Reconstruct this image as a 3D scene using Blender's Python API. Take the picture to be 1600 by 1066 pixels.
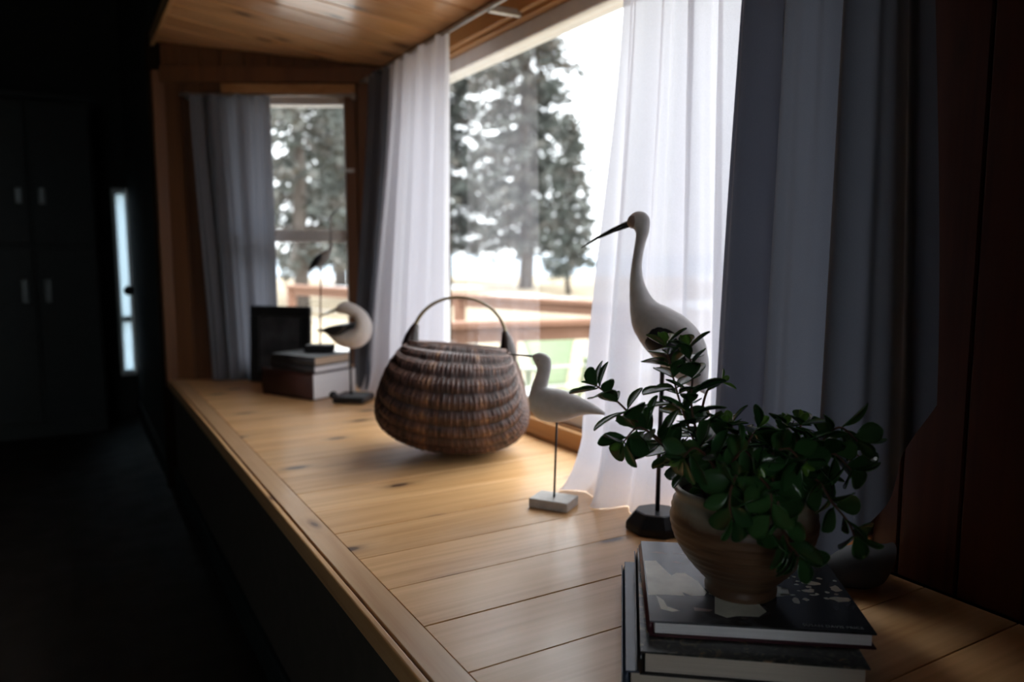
import bpy, bmesh, math, random
from mathutils import Vector, Matrix, noise
random.seed(7)
PI = math.pi
SC = bpy.context.scene
COL = SC.collection
for o in list(bpy.data.objects):
    bpy.data.objects.remove(o)

# ------------------------------------------------------------------ camera, sky, exposure
CAMZ = 0.95                       # eye height above the room floor
SH = 0.45                         # window seat height
YAW = math.radians(30.1)
PITCH = math.atan((533 - 397) / 1200.0)
cd = bpy.data.cameras.new('camera')
cam = bpy.data.objects.new('camera', cd)
COL.objects.link(cam)
cam.location = (0, 0, CAMZ)
cam.rotation_euler = (PI / 2 - PITCH, 0, -YAW)
cd.sensor_width = 36
cd.lens = 27.0
cd.clip_start = 0.02
cd.clip_end = 3000
cd.dof.use_dof = True
cd.dof.focus_distance = 1.06
cd.dof.aperture_fstop = 2.8
SC.camera = cam

w = bpy.data.worlds.new('overcast')
SC.world = w
w.use_nodes = True
nt = w.node_tree
nt.nodes.clear()
wo = nt.nodes.new('ShaderNodeOutputWorld')
bg = nt.nodes.new('ShaderNodeBackground')
tc = nt.nodes.new('ShaderNodeTexCoord')
sx = nt.nodes.new('ShaderNodeSeparateXYZ')
rmp = nt.nodes.new('ShaderNodeMapRange')      # CIE overcast sky: three times brighter overhead than at the horizon
rmp.inputs['From Min'].default_value = 0.0
rmp.inputs['From Max'].default_value = 1.0
SKY = 2.2
rmp.inputs['To Min'].default_value = SKY
rmp.inputs['To Max'].default_value = SKY * 3.0
nt.links.new(tc.outputs['Generated'], sx.inputs[0])
nt.links.new(sx.outputs['Z'], rmp.inputs['Value'])
bg.inputs['Color'].default_value = (0.91, 0.955, 1.0, 1)
nt.links.new(rmp.outputs[0], bg.inputs['Strength'])
nt.links.new(bg.outputs[0], wo.inputs[0])

SC.view_settings.view_transform = 'Standard'
SC.view_settings.look = 'None'
SC.view_settings.exposure = 0.95
SC.view_settings.gamma = 1.0
SC.view_settings.use_curve_mapping = False
try:
    SC.cycles.use_denoising = True
    SC.cycles.max_bounces = 10
    SC.cycles.transparent_max_bounces = 16
    SC.cycles.sample_clamp_indirect = 6.0
except Exception:
    pass

# ------------------------------------------------------------------ helpers
MATS = {}


def nmat(name):
    m = bpy.data.materials.new(name)
    m.use_nodes = True
    m.node_tree.nodes.clear()
    MATS[name] = m
    return m, m.node_tree


def N(nt, typ, **kw):
    n = nt.nodes.new(typ)
    for k, v in kw.items():
        if k in n.inputs.keys():
            n.inputs[k].default_value = v
        else:
            setattr(n, k, v)
    return n


def ramp(nt, stops, interp='LINEAR'):
    r = nt.nodes.new('ShaderNodeValToRGB')
    r.color_ramp.interpolation = interp
    e = r.color_ramp.elements
    while len(e) < len(stops):
        e.new(0.5)
    for i, (p, c) in enumerate(stops):
        e[i].position = p
        e[i].color = (*c, 1)
    return r


def simple(name, col, rough=0.6, spec=0.4, var=0.12, scale=30, bump=0.0, metal=0.0, stretch=(1, 1, 1)):
    m, t = nmat(name)
    out = N(t, 'ShaderNodeOutputMaterial')
    b = N(t, 'ShaderNodeBsdfPrincipled', Roughness=rough, Metallic=metal)
    b.inputs['Specular IOR Level'].default_value = spec
    co = N(t, 'ShaderNodeTexCoord')
    mp = N(t, 'ShaderNodeMapping')
    mp.inputs['Scale'].default_value = stretch
    no = N(t, 'ShaderNodeTexNoise', Scale=scale, Detail=5.0)
    t.links.new(co.outputs['Object'], mp.inputs[0])
    t.links.new(mp.outputs[0], no.inputs['Vector'])
    r = ramp(t, [(0.3, tuple(c * (1 - var) for c in col)), (0.7, tuple(min(1, c * (1 + var)) for c in col))])
    t.links.new(no.outputs['Fac'], r.inputs[0])
    t.links.new(r.outputs[0], b.inputs['Base Color'])
    if bump:
        bp = N(t, 'ShaderNodeBump', Strength=bump, Distance=0.002)
        t.links.new(no.outputs['Fac'], bp.inputs['Height'])
        t.links.new(bp.outputs[0], b.inputs['Normal'])
    t.links.new(b.outputs[0], out.inputs[0])
    return m


def pine(name, axis, light, dark, knot, rough=0.35, coat=0.0, kscale=3.2, ksize=0.055, bump=0.06, flat=False):
    """knotty pine with the grain along axis 0/1/2 of the mesh coordinates"""
    m, t = nmat(name)
    L = t.links.new
    out = N(t, 'ShaderNodeOutputMaterial')
    b = N(t, 'ShaderNodeBsdfPrincipled', Roughness=rough)
    b.inputs['Specular IOR Level'].default_value = 0.35
    b.inputs['Coat Weight'].default_value = coat
    b.inputs['Coat Roughness'].default_value = 0.16
    co = N(t, 'ShaderNodeTexCoord')
    oi = N(t, 'ShaderNodeObjectInfo')
    mul = N(t, 'ShaderNodeVectorMath', operation='SCALE')
    mul.inputs[0].default_value = (13.7, 7.9, 5.3)
    L(oi.outputs['Random'], mul.inputs['Scale'])
    add = N(t, 'ShaderNodeVectorMath', operation='ADD')
    L(co.outputs['Object'], add.inputs[0])
    L(mul.outputs[0], add.inputs[1])
    # knots
    sc = [kscale * 2.4] * 3
    sc[axis] = kscale
    mk_ = N(t, 'ShaderNodeMapping')
    mk_.inputs['Scale'].default_value = sc
    L(add.outputs[0], mk_.inputs[0])
    wob = N(t, 'ShaderNodeTexNoise', Scale=7.0, Detail=2.0)
    L(mk_.outputs[0], wob.inputs['Vector'])
    vo = N(t, 'ShaderNodeTexVoronoi', Scale=1.0)
    vo.feature = 'F1'
    if flat: vo.voronoi_dimensions = '2D'
    wm = N(t, 'ShaderNodeVectorMath', operation='SCALE')
    wm.inputs['Scale'].default_value = 0.05
    L(wob.outputs['Color'], wm.inputs[0])
    wa = N(t, 'ShaderNodeVectorMath', operation='ADD')
    L(mk_.outputs[0], wa.inputs[0])
    L(wm.outputs[0], wa.inputs[1])
    L(wa.outputs[0], vo.inputs['Vector'])
    kr = ramp(t, [(0.0, (1, 1, 1)), (ksize * 1.1, (0.85,) * 3), (ksize * 1.7, (0.25,) * 3), (ksize * 4.5, (0, 0, 0))])
    L(vo.outputs['Distance'], kr.inputs[0])
    kd = ramp(t, [(0.0, (1, 1, 1)), (ksize * 0.85, (0.9,) * 3), (ksize * 1.15, (0.45,) * 3), (ksize * 2.0, (0.12,) * 3), (ksize * 3.2, (0, 0, 0))])
    L(vo.outputs['Distance'], kd.inputs[0])
    # grain pulled round the knots
    sg = [26.0] * 3
    sg[axis] = 1.6
    mg = N(t, 'ShaderNodeMapping')
    mg.inputs['Scale'].default_value = sg
    L(add.outputs[0], mg.inputs[0])
    dm = N(t, 'ShaderNodeVectorMath', operation='SCALE')
    dm.inputs['Scale'].default_value = 1.4
    L(kr.outputs[0], dm.inputs[0])
    da = N(t, 'ShaderNodeVectorMath', operation='ADD')
    L(mg.outputs[0], da.inputs[0])
    L(dm.outputs[0], da.inputs[1])
    g1 = N(t, 'ShaderNodeTexNoise', Scale=1.0, Detail=3.0, Distortion=0.6)
    L(da.outputs[0], g1.inputs['Vector'])
    sg2 = [120.0] * 3
    sg2[axis] = 4.0
    mg2 = N(t, 'ShaderNodeMapping')
    mg2.inputs['Scale'].default_value = sg2
    L(add.outputs[0], mg2.inputs[0])
    g2 = N(t, 'ShaderNodeTexNoise', Scale=1.0, Detail=4.0)
    L(mg2.outputs[0], g2.inputs['Vector'])
    mixg = N(t, 'ShaderNodeMix', data_type='FLOAT')
    mixg.inputs['Factor'].default_value = 0.35
    L(g1.outputs['Fac'], mixg.inputs[2])
    L(g2.outputs['Fac'], mixg.inputs[3])
    gr = ramp(t, [(0.36, light), (0.52, tuple((a + c) / 2 for a, c in zip(light, dark))), (0.64, dark)])
    L(mixg.outputs[0], gr.inputs[0])
    # tone from board to board
    hv = N(t, 'ShaderNodeHueSaturation')
    tv = N(t, 'ShaderNodeMapRange')
    tv.inputs['To Min'].default_value = 0.86
    tv.inputs['To Max'].default_value = 1.1
    L(oi.outputs['Random'], tv.inputs['Value'])
    L(tv.outputs[0], hv.inputs['Value'])
    L(gr.outputs[0], hv.inputs['Color'])
    mx = N(t, 'ShaderNodeMix', data_type='RGBA')
    L(kd.outputs[0], mx.inputs['Factor'])
    L(hv.outputs[0], mx.inputs[6])
    mx.inputs[7].default_value = (*knot, 1)
    L(mx.outputs[2], b.inputs['Base Color'])
    rr = N(t, 'ShaderNodeTexNoise', Scale=9.0, Detail=6.0)
    L(co.outputs['Object'], rr.inputs['Vector'])
    rm = N(t, 'ShaderNodeMapRange')
    rm.inputs['To Min'].default_value = rough * 0.7
    rm.inputs['To Max'].default_value = rough * 1.35
    L(rr.outputs['Fac'], rm.inputs['Value'])
    L(rm.outputs[0], b.inputs['Roughness'])
    bp = N(t, 'ShaderNodeBump', Strength=bump, Distance=0.002)
    L(mixg.outputs[0], bp.inputs['Height'])
    L(bp.outputs[0], b.inputs['Normal'])
    L(b.outputs[0], out.inputs[0])
    return m


def cloth(name, col, trans, transp, weave=900, rough=0.9, tcol=None, sheen=0.0):
    m, t = nmat(name)
    L = t.links.new
    out = N(t, 'ShaderNodeOutputMaterial')
    d = N(t, 'ShaderNodeBsdfPrincipled', Roughness=rough)
    d.inputs['Specular IOR Level'].default_value = 0.15
    d.inputs['Sheen Weight'].default_value = sheen
    co = N(t, 'ShaderNodeTexCoord')
    no = N(t, 'ShaderNodeTexNoise', Scale=weave, Detail=2.0)
    L(co.outputs['Object'], no.inputs['Vector'])
    r = ramp(t, [(0.3, tuple(c * 0.88 for c in col)), (0.7, tuple(min(1, c * 1.1) for c in col))])
    L(no.outputs['Fac'], r.inputs[0])
    L(r.outputs[0], d.inputs['Base Color'])
    tr = N(t, 'ShaderNodeBsdfTranslucent')
    tr.inputs['Color'].default_value = (*(tcol or col), 1)
    m1 = N(t, 'ShaderNodeMixShader')
    m1.inputs[0].default_value = trans
    L(d.outputs[0], m1.inputs[1])
    L(tr.outputs[0], m1.inputs[2])
    last = m1
    if transp > 0:
        tp = N(t, 'ShaderNodeBsdfTransparent')
        m2 = N(t, 'ShaderNodeMixShader')
        m2.inputs[0].default_value = transp
        L(m1.outputs[0], m2.inputs[1])
        L(tp.outputs[0], m2.inputs[2])
        last = m2
    L(last.outputs[0], out.inputs[0])
    return m


def glass_mat(name, f0=0.19):
    m, t = nmat(name)
    L = t.links.new
    out = N(t, 'ShaderNodeOutputMaterial')
    tp = N(t, 'ShaderNodeBsdfTransparent')
    tp.inputs['Color'].default_value = (0.97, 0.985, 0.98, 1)
    gl = N(t, 'ShaderNodeBsdfGlossy', Roughness=0.02)
    # two-sided Schlick reflectance of a double pane
    ge = N(t, 'ShaderNodeNewGeometry')
    dt = N(t, 'ShaderNodeVectorMath', operation='DOT_PRODUCT')
    L(ge.outputs['Incoming'], dt.inputs[0]); L(ge.outputs['Normal'], dt.inputs[1])
    ab = N(t, 'ShaderNodeMath', operation='ABSOLUTE'); L(dt.outputs['Value'], ab.inputs[0])
    om = N(t, 'ShaderNodeMath', operation='SUBTRACT'); om.inputs[0].default_value = 1.0; L(ab.outputs[0], om.inputs[1])
    pw = N(t, 'ShaderNodeMath', operation='POWER'); pw.inputs[1].default_value = 5.0; L(om.outputs[0], pw.inputs[0])
    fr = N(t, 'ShaderNodeMath', operation='MULTIPLY_ADD'); fr.inputs[1].default_value = 1 - f0; fr.inputs[2].default_value = f0; L(pw.outputs[0], fr.inputs[0])
    no = N(t, 'ShaderNodeTexNoise', Scale=3.0)
    bp = N(t, 'ShaderNodeBump', Strength=0.01)
    L(no.outputs['Fac'], bp.inputs['Height'])
    L(bp.outputs[0], gl.inputs['Normal'])
    mx = N(t, 'ShaderNodeMixShader')
    L(fr.outputs[0], mx.inputs[0])
    L(tp.outputs[0], mx.inputs[1])
    L(gl.outputs[0], mx.inputs[2])
    L(mx.outputs[0], out.inputs[0])
    return m


def mesh(name, verts, faces, mat=None, smooth=False):
    me = bpy.data.meshes.new(name)
    me.from_pydata([tuple(v) for v in verts], [], faces)
    if smooth:
        me.polygons.foreach_set('use_smooth', [True] * len(me.polygons))
    if mat:
        me.materials.append(MATS[mat])
    me.update()
    return me


def link(name, me, parent=None, loc=None, rotz=None):
    o = bpy.data.objects.new(name, me)
    COL.objects.link(o)
    if parent is not None:
        o.parent = parent
    if loc is not None:
        o.location = loc
    if rotz is not None:
        o.rotation_euler = (0, 0, rotz)
    return o


def tag(o, label=None, cat=None, group=None, kind=None):
    if label: o['label'] = label
    if cat: o['category'] = cat
    if group: o['group'] = group
    if kind: o['kind'] = kind
    return o


def empty(name, loc=(0, 0, 0), rotz=0):
    o = bpy.data.objects.new(name, None)
    o.empty_display_size = 0.05
    COL.objects.link(o)
    o.location = loc
    o.rotation_euler = (0, 0, rotz)
    return o


def fix_normals(me):
    bm = bmesh.new()
    bm.from_mesh(me)
    bmesh.ops.recalc_face_normals(bm, faces=bm.faces)
    bm.to_mesh(me)
    bm.free()
    return me


def bevel_mesh(me, wd, seg=1, angle=0.5):
    bm = bmesh.new()
    bm.from_mesh(me)
    bmesh.ops.recalc_face_normals(bm, faces=bm.faces)
    if wd > 0:
        es = [e for e in bm.edges if len(e.link_faces) == 2 and e.calc_face_angle(0) > angle]
        bmesh.ops.bevel(bm, geom=es, offset=wd, segments=seg, affect='EDGES', profile=0.5)
    bm.to_mesh(me)
    bm.free()
    return me


def box_me(name, a, b, mat, bev=0.0, seg=1):
    (x0, y0, z0), (x1, y1, z1) = a, b
    v = [(x0, y0, z0), (x1, y0, z0), (x1, y1, z0), (x0, y1, z0), (x0, y0, z1), (x1, y0, z1), (x1, y1, z1), (x0, y1, z1)]
    f = [(0, 3, 2, 1), (4, 5, 6, 7), (0, 1, 5, 4), (1, 2, 6, 5), (2, 3, 7, 6), (3, 0, 4, 7)]
    return bevel_mesh(mesh(name, v, f, mat), bev, seg)


def box(name, a, b, mat, parent=None, bev=0.0, seg=1, loc=None, rotz=None):
    return link(name, box_me(name, a, b, mat, bev, seg), parent, loc, rotz)


def prism_me(name, poly, z0, z1, mat, bev=0.0):
    """upright prism of a plan polygon; z0/z1 may be functions of (x, y)"""
    n = len(poly)
    g0 = z0 if callable(z0) else (lambda x, y: z0)
    g1 = z1 if callable(z1) else (lambda x, y: z1)
    v = [(x, y, g0(x, y)) for x, y in poly] + [(x, y, g1(x, y)) for x, y in poly]
    f = [tuple(range(n - 1, -1, -1)), tuple(range(n, 2 * n))]
    f += [(i, (i + 1) % n, n + (i + 1) % n, n + i) for i in range(n)]
    return bevel_mesh(mesh(name, v, f, mat), bev)


def clip(poly, n, c):
    """part of a polygon where n.p <= c"""
    out = []
    for i in range(len(poly)):
        p, q = poly[i], poly[(i + 1) % len(poly)]
        dp, dq = n[0] * p[0] + n[1] * p[1] - c, n[0] * q[0] + n[1] * q[1] - c
        if dp <= 0: out.append(p)
        if dp * dq < 0:
            s = dp / (dp - dq)
            out.append((p[0] + (q[0] - p[0]) * s, p[1] + (q[1] - p[1]) * s))
    return out


def catmull(pts, k):
    out = []
    n = len(pts)
    for i in range(n - 1):
        p0, p1, p2, p3 = pts[max(i - 1, 0)], pts[i], pts[i + 1], pts[min(i + 2, n - 1)]
        for j in range(k):
            s = j / k
            out.append(tuple(0.5 * (2 * b + (c - a) * s + (2 * a - 5 * b + 4 * c - d) * s * s + (3 * b - a - 3 * c + d) * s ** 3)
                             for a, b, c, d in zip(p0, p1, p2, p3)))
    out.append(tuple(pts[-1]))
    return out


def tube_me(name, pts, rad, mat, n=10, closed=False, flat=None):
    """swept tube; rad a number or one per point; flat=(unit vector, factor) squashes the section"""
    P = [Vector(p) for p in pts]
    if not isinstance(rad, (list, tuple)):
        rad = [rad] * len(P)
    verts, faces = [], []
    t0 = (P[1] - P[0]).normalized()
    up = Vector((0, 0, 1)) if abs(t0.z) < 0.9 else Vector((1, 0, 0))
    x = t0.cross(up).normalized()
    for i, p in enumerate(P):
        if closed:
            t = (P[(i + 1) % len(P)] - P[i - 1]).normalized()
        else:
            t = (P[min(i + 1, len(P) - 1)] - P[max(i - 1, 0)]).normalized()
        x = (x - t * x.dot(t)).normalized()
        y = t.cross(x)
        for k in range(n):
            a = 2 * PI * k / n
            d = (x * math.cos(a) + y * math.sin(a)) * rad[i]
            if flat:
                d -= flat[0] * d.dot(flat[0]) * (1 - flat[1])
            verts.append(p + d)
    m = len(P)
    for i in range(m if closed else m - 1):
        for k in range(n):
            a, b = i * n + k, i * n + (k + 1) % n
            c, d = ((i + 1) % m) * n + (k + 1) % n, ((i + 1) % m) * n + k
            faces.append((a, b, c, d))
    if not closed:
        faces.append(tuple(range(n - 1, -1, -1)))
        faces.append(tuple(range((m - 1) * n, m * n)))
    return mesh(name, verts, faces, mat, True)


def tube(name, pts, rad, mat, parent=None, n=10, closed=False, flat=None):
    return link(name, tube_me(name, pts, rad, mat, n, closed, flat), parent)


def loft_me(name, secs, mat, k=4, n=20, carve=0.0):
    """body in its own plane (s along x, z up): each section = dorsal point, ventral point, half width"""
    secs = catmull(secs, k)
    verts, faces = [], []
    for s1, z1, s2, z2, wd in secs:
        cx, cz, ax, az = (s1 + s2) / 2, (z1 + z2) / 2, (s1 - s2) / 2, (z1 - z2) / 2
        for j in range(n):
            a = 2 * PI * j / n
            p = Vector((cx + ax * math.cos(a), wd * math.sin(a), cz + az * math.cos(a)))
            if carve:
                q = Vector((p.x * 60, p.y * 60, p.z * 60))
                c = Vector((cx, 0, cz))
                p = c + (p - c) * (1 + carve * noise.noise(q))
            verts.append(p)
    m = len(secs)
    for i in range(m - 1):
        for j in range(n):
            faces.append((i * n + j, i * n + (j + 1) % n, (i + 1) * n + (j + 1) % n, (i + 1) * n + j))
    faces.append(tuple(range(n - 1, -1, -1)))
    faces.append(tuple(range((m - 1) * n, m * n)))
    return fix_normals(mesh(name, verts, faces, mat, True))


def lathe_me(name, prof, mat, n=48, wob=0.0):
    verts, faces = [], []
    for r, z in prof:
        for j in range(n):
            a = 2 * PI * j / n
            rr = r * (1 + wob * math.sin(3 * a + z * 40))
            verts.append((rr * math.cos(a), rr * math.sin(a), z))
    for i in range(len(prof) - 1):
        for j in range(n):
            faces.append((i * n + j, i * n + (j + 1) % n, (i + 1) * n + (j + 1) % n, (i + 1) * n + j))
    faces.append(tuple(range(n - 1, -1, -1)))
    faces.append(tuple(range((len(prof) - 1) * n, len(prof) * n)))
    return mesh(name, verts, faces, mat, True)


# ------------------------------------------------------------------ materials
pine('pine_seat', 0, (0.79, 0.475, 0.225), (0.58, 0.305, 0.12), (0.060, 0.022, 0.012), rough=0.32, coat=0.10, kscale=2.5, ksize=0.055, flat=True)
pine('pine_border', 1, (0.70, 0.44, 0.235), (0.56, 0.32, 0.155), (0.10, 0.04, 0.02), rough=0.32, coat=0.25, kscale=1.6, ksize=0.03)
pine('pine_edge', 1, (0.68, 0.40, 0.18), (0.50, 0.26, 0.10), (0.06, 0.025, 0.012), rough=0.4, coat=0.1, kscale=5, ksize=0.07)
pine('pine_ceiling', 0, (0.84, 0.47, 0.22), (0.68, 0.34, 0.14), (0.08, 0.028, 0.012), rough=0.34, coat=0.6, kscale=2.6, ksize=0.06, flat=True)
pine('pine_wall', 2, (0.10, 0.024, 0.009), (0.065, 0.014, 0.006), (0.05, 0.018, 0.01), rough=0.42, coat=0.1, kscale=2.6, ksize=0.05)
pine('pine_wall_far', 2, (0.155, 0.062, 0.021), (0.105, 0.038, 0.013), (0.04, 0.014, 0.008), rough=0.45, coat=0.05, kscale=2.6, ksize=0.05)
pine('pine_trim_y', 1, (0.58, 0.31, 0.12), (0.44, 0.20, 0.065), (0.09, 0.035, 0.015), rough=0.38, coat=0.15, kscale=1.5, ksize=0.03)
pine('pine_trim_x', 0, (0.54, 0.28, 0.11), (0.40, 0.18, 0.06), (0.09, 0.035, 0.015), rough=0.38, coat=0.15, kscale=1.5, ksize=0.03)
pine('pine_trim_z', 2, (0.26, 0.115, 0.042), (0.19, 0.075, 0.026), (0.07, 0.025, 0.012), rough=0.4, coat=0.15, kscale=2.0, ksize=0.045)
pine('deck_wood', 1, (0.22, 0.115, 0.07), (0.16, 0.075, 0.045), (0.07, 0.035, 0.02), rough=0.7, kscale=1.5, ksize=0.03)
pine('deck_grey', 1, (0.44, 0.41, 0.37), (0.34, 0.31, 0.28), (0.2, 0.17, 0.15), rough=0.8, kscale=1.5, ksize=0.03)
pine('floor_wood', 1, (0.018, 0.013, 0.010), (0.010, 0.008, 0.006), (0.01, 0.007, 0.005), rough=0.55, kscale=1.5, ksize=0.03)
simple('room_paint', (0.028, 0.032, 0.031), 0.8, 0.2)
simple('room_ceiling_paint', (0.09, 0.10, 0.105), 0.9, 0.1)
simple('plaster_pale', (0.55, 0.54, 0.52), 0.9, 0.1)
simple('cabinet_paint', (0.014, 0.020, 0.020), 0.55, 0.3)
simple('handle_metal', (0.08, 0.09, 0.09), 0.35, 0.5, metal=0.6)
simple('seat_panel_paint', (0.060, 0.052, 0.042), 0.7, 0.2)
simple('vinyl_white', (0.72, 0.71, 0.70), 0.4, 0.4, var=0.03)
simple('door_white', (0.70, 0.74, 0.76), 0.5, 0.4, var=0.03)
simple('shadow_gap', (0.03, 0.018, 0.01), 0.9, 0.1)
glass_mat('window_glass')
m, t = nmat('frosted_glass')
out = N(t, 'ShaderNodeOutputMaterial'); tr = N(t, 'ShaderNodeBsdfTranslucent'); df = N(t, 'ShaderNodeBsdfDiffuse')
no = N(t, 'ShaderNodeTexNoise', Scale=40.0); r_ = ramp(t, [(0.3, (0.62, 0.72, 0.78)), (0.7, (0.70, 0.80, 0.86))])
t.links.new(no.outputs['Fac'], r_.inputs[0]); t.links.new(r_.outputs[0], tr.inputs['Color']); t.links.new(r_.outputs[0], df.inputs['Color'])
mxs = N(t, 'ShaderNodeMixShader'); mxs.inputs[0].default_value = 0.75
t.links.new(df.outputs[0], mxs.inputs[1]); t.links.new(tr.outputs[0], mxs.inputs[2]); t.links.new(mxs.outputs[0], out.inputs[0])

cloth('sheer_white', (0.80, 0.79, 0.84), 0.50, 0.07, tcol=(0.50, 0.492, 0.55))
cloth('curtain_grey', (0.14, 0.15, 0.175), 0.30, 0.0, weave=1400, sheen=0.25, tcol=(0.115, 0.125, 0.158))
cloth('curtain_grey_far', (0.17, 0.175, 0.195), 0.30, 0.0, weave=1400, sheen=0.2, tcol=(0.20, 0.21, 0.25))
cloth('lining_grey', (0.10, 0.097, 0.10), 0.3, 0.0, weave=1200)
simple('rod_metal', (0.42, 0.40, 0.38), 0.35, 0.5, metal=0.7)
simple('white_paint_wood', (0.62, 0.60, 0.585), 0.55, 0.35, var=0.10, scale=45, bump=0.25, stretch=(1, 1, 1))
simple('egret_paint', (0.60, 0.575, 0.55), 0.5, 0.35, var=0.16, scale=60, bump=0.5, stretch=(0.35, 1, 0.35))
simple('base_grey', (0.50, 0.47, 0.44), 0.6, 0.3, var=0.12, scale=60)
simple('black_wood', (0.014, 0.014, 0.016), 0.4, 0.4, var=0.3)
simple('black_metal', (0.010, 0.011, 0.012), 0.35, 0.5, var=0.2)
simple('beak_black', (0.012, 0.016, 0.016), 0.35, 0.5)
simple('face_brown', (0.34, 0.25, 0.21), 0.5, 0.35, var=0.15)
simple('thin_bird_grey', (0.30, 0.28, 0.26), 0.5, 0.35)
simple('preen_paint', (0.62, 0.57, 0.52), 0.5, 0.35, var=0.08)
simple('tail_brown', (0.25, 0.14, 0.09), 0.6, 0.3)
simple('frame_black', (0.012, 0.012, 0.013), 0.4, 0.4)
simple('photo_print', (0.05, 0.05, 0.055), 0.15, 0.5, var=0.7, scale=14)
simple('page_white', (0.82, 0.81, 0.82), 0.8, 0.2, var=0.10, scale=5, stretch=(1, 1, 260))
simple('page_cream', (0.50, 0.46, 0.40), 0.8, 0.2, var=0.12, scale=5, stretch=(1, 1, 260))
simple('page_tan', (0.60, 0.46, 0.34), 0.8, 0.2, var=0.1, scale=5, stretch=(1, 1, 260))
simple('cover_maroon', (0.060, 0.012, 0.018), 0.4, 0.4)
simple('cover_black', (0.012, 0.012, 0.014), 0.3, 0.5)
simple('cover_blue', (0.03, 0.05, 0.085), 0.3, 0.5)
simple('cover_brown', (0.06, 0.022, 0.018), 0.5, 0.4)
simple('cover_dark_grey', (0.05, 0.05, 0.055), 0.4, 0.4)
simple('print_pale', (0.72, 0.74, 0.64), 0.25, 0.5, var=0.14, scale=35)
simple('print_grey', (0.30, 0.23, 0.23), 0.25, 0.5, var=0.2, scale=60)
simple('print_letter', (0.88, 0.88, 0.84), 0.3, 0.5, var=0.03)
simple('jacket_plastic', (0.30, 0.31, 0.33), 0.12, 0.7, var=0.2, scale=20)
simple('soil', (0.02, 0.014, 0.010), 0.95, 0.1, var=0.4, scale=120, bump=1.0)
simple('stem_brown', (0.10, 0.055, 0.03), 0.6, 0.3, var=0.3, scale=60)
simple('stem_red', (0.13, 0.05, 0.035), 0.5, 0.3, var=0.3, scale=60)
simple('spruce_bark', (0.10, 0.085, 0.075), 0.9, 0.1, var=0.3, scale=8)
simple('lake_ice', (0.22, 0.26, 0.30), 0.6, 0.3, var=0.05, scale=0.05)
simple('chair_green', (0.20, 0.245, 0.145), 0.6, 0.3, var=0.08)
simple('chair_mint', (0.28, 0.34, 0.29), 0.6, 0.3, var=0.06)
simple('cable_steel', (0.5, 0.49, 0.47), 0.35, 0.5, var=0.05)
simple('window_latch', (0.5, 0.5, 0.5), 0.4, 0.5)
simple('table_white', (0.4, 0.41, 0.42), 0.5, 0.3, var=0.04)

# dark photographic cover of the top book: soft grey marbling, darker to the right
m, t = nmat('cover_photo')
L = t.links.new
out = N(t, 'ShaderNodeOutputMaterial')
b = N(t, 'ShaderNodeBsdfPrincipled', Roughness=0.22)
co = N(t, 'ShaderNodeTexCoord')
n1 = N(t, 'ShaderNodeTexNoise', Scale=26.0, Detail=8.0, Distortion=1.2)
L(co.outputs['Object'], n1.inputs['Vector'])
r1 = ramp(t, [(0.35, (0.012, 0.013, 0.014)), (0.55, (0.030, 0.033, 0.038)), (0.75, (0.10, 0.105, 0.115))])
L(n1.outputs['Fac'], r1.inputs[0])
n2 = N(t, 'ShaderNodeTexNoise', Scale=7.0, Detail=3.0)
L(co.outputs['Object'], n2.inputs['Vector'])
r2 = ramp(t, [(0.35, (0.08, 0.09, 0.105)), (0.7, (0.20, 0.215, 0.24))])
L(n2.outputs['Fac'], r2.inputs[0])
sxx = N(t, 'ShaderNodeSeparateXYZ')
L(co.outputs['Object'], sxx.inputs[0])
fx = N(t, 'ShaderNodeMapRange')
fx.inputs['From Min'].default_value = 0.12
fx.inputs['From Max'].default_value = 0.0
L(sxx.outputs['X'], fx.inputs['Value'])
mx = N(t, 'ShaderNodeMix', data_type='RGBA')
L(fx.outputs[0], mx.inputs['Factor'])
L(r1.outputs[0], mx.inputs[6])
L(r2.outputs[0], mx.inputs[7])
L(mx.outputs[2], b.inputs['Base Color'])
L(b.outputs[0], out.inputs[0])

# second book jacket: dark with tan and rust flecks
m, t = nmat('cover_fleck')
L = t.links.new
out = N(t, 'ShaderNodeOutputMaterial')
b = N(t, 'ShaderNodeBsdfPrincipled', Roughness=0.3)
co = N(t, 'ShaderNodeTexCoord')
n1 = N(t, 'ShaderNodeTexNoise', Scale=55.0, Detail=9.0, Distortion=2.0)
L(co.outputs['Object'], n1.inputs['Vector'])
r1 = ramp(t, [(0.40, (0.010, 0.014, 0.014)), (0.56, (0.05, 0.055, 0.05)), (0.64, (0.16, 0.13, 0.09)), (0.74, (0.30, 0.15, 0.06))])
L(n1.outputs['Fac'], r1.inputs[0])
L(r1.outputs[0], b.inputs['Base Color'])
L(b.outputs[0], out.inputs[0])

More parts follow.
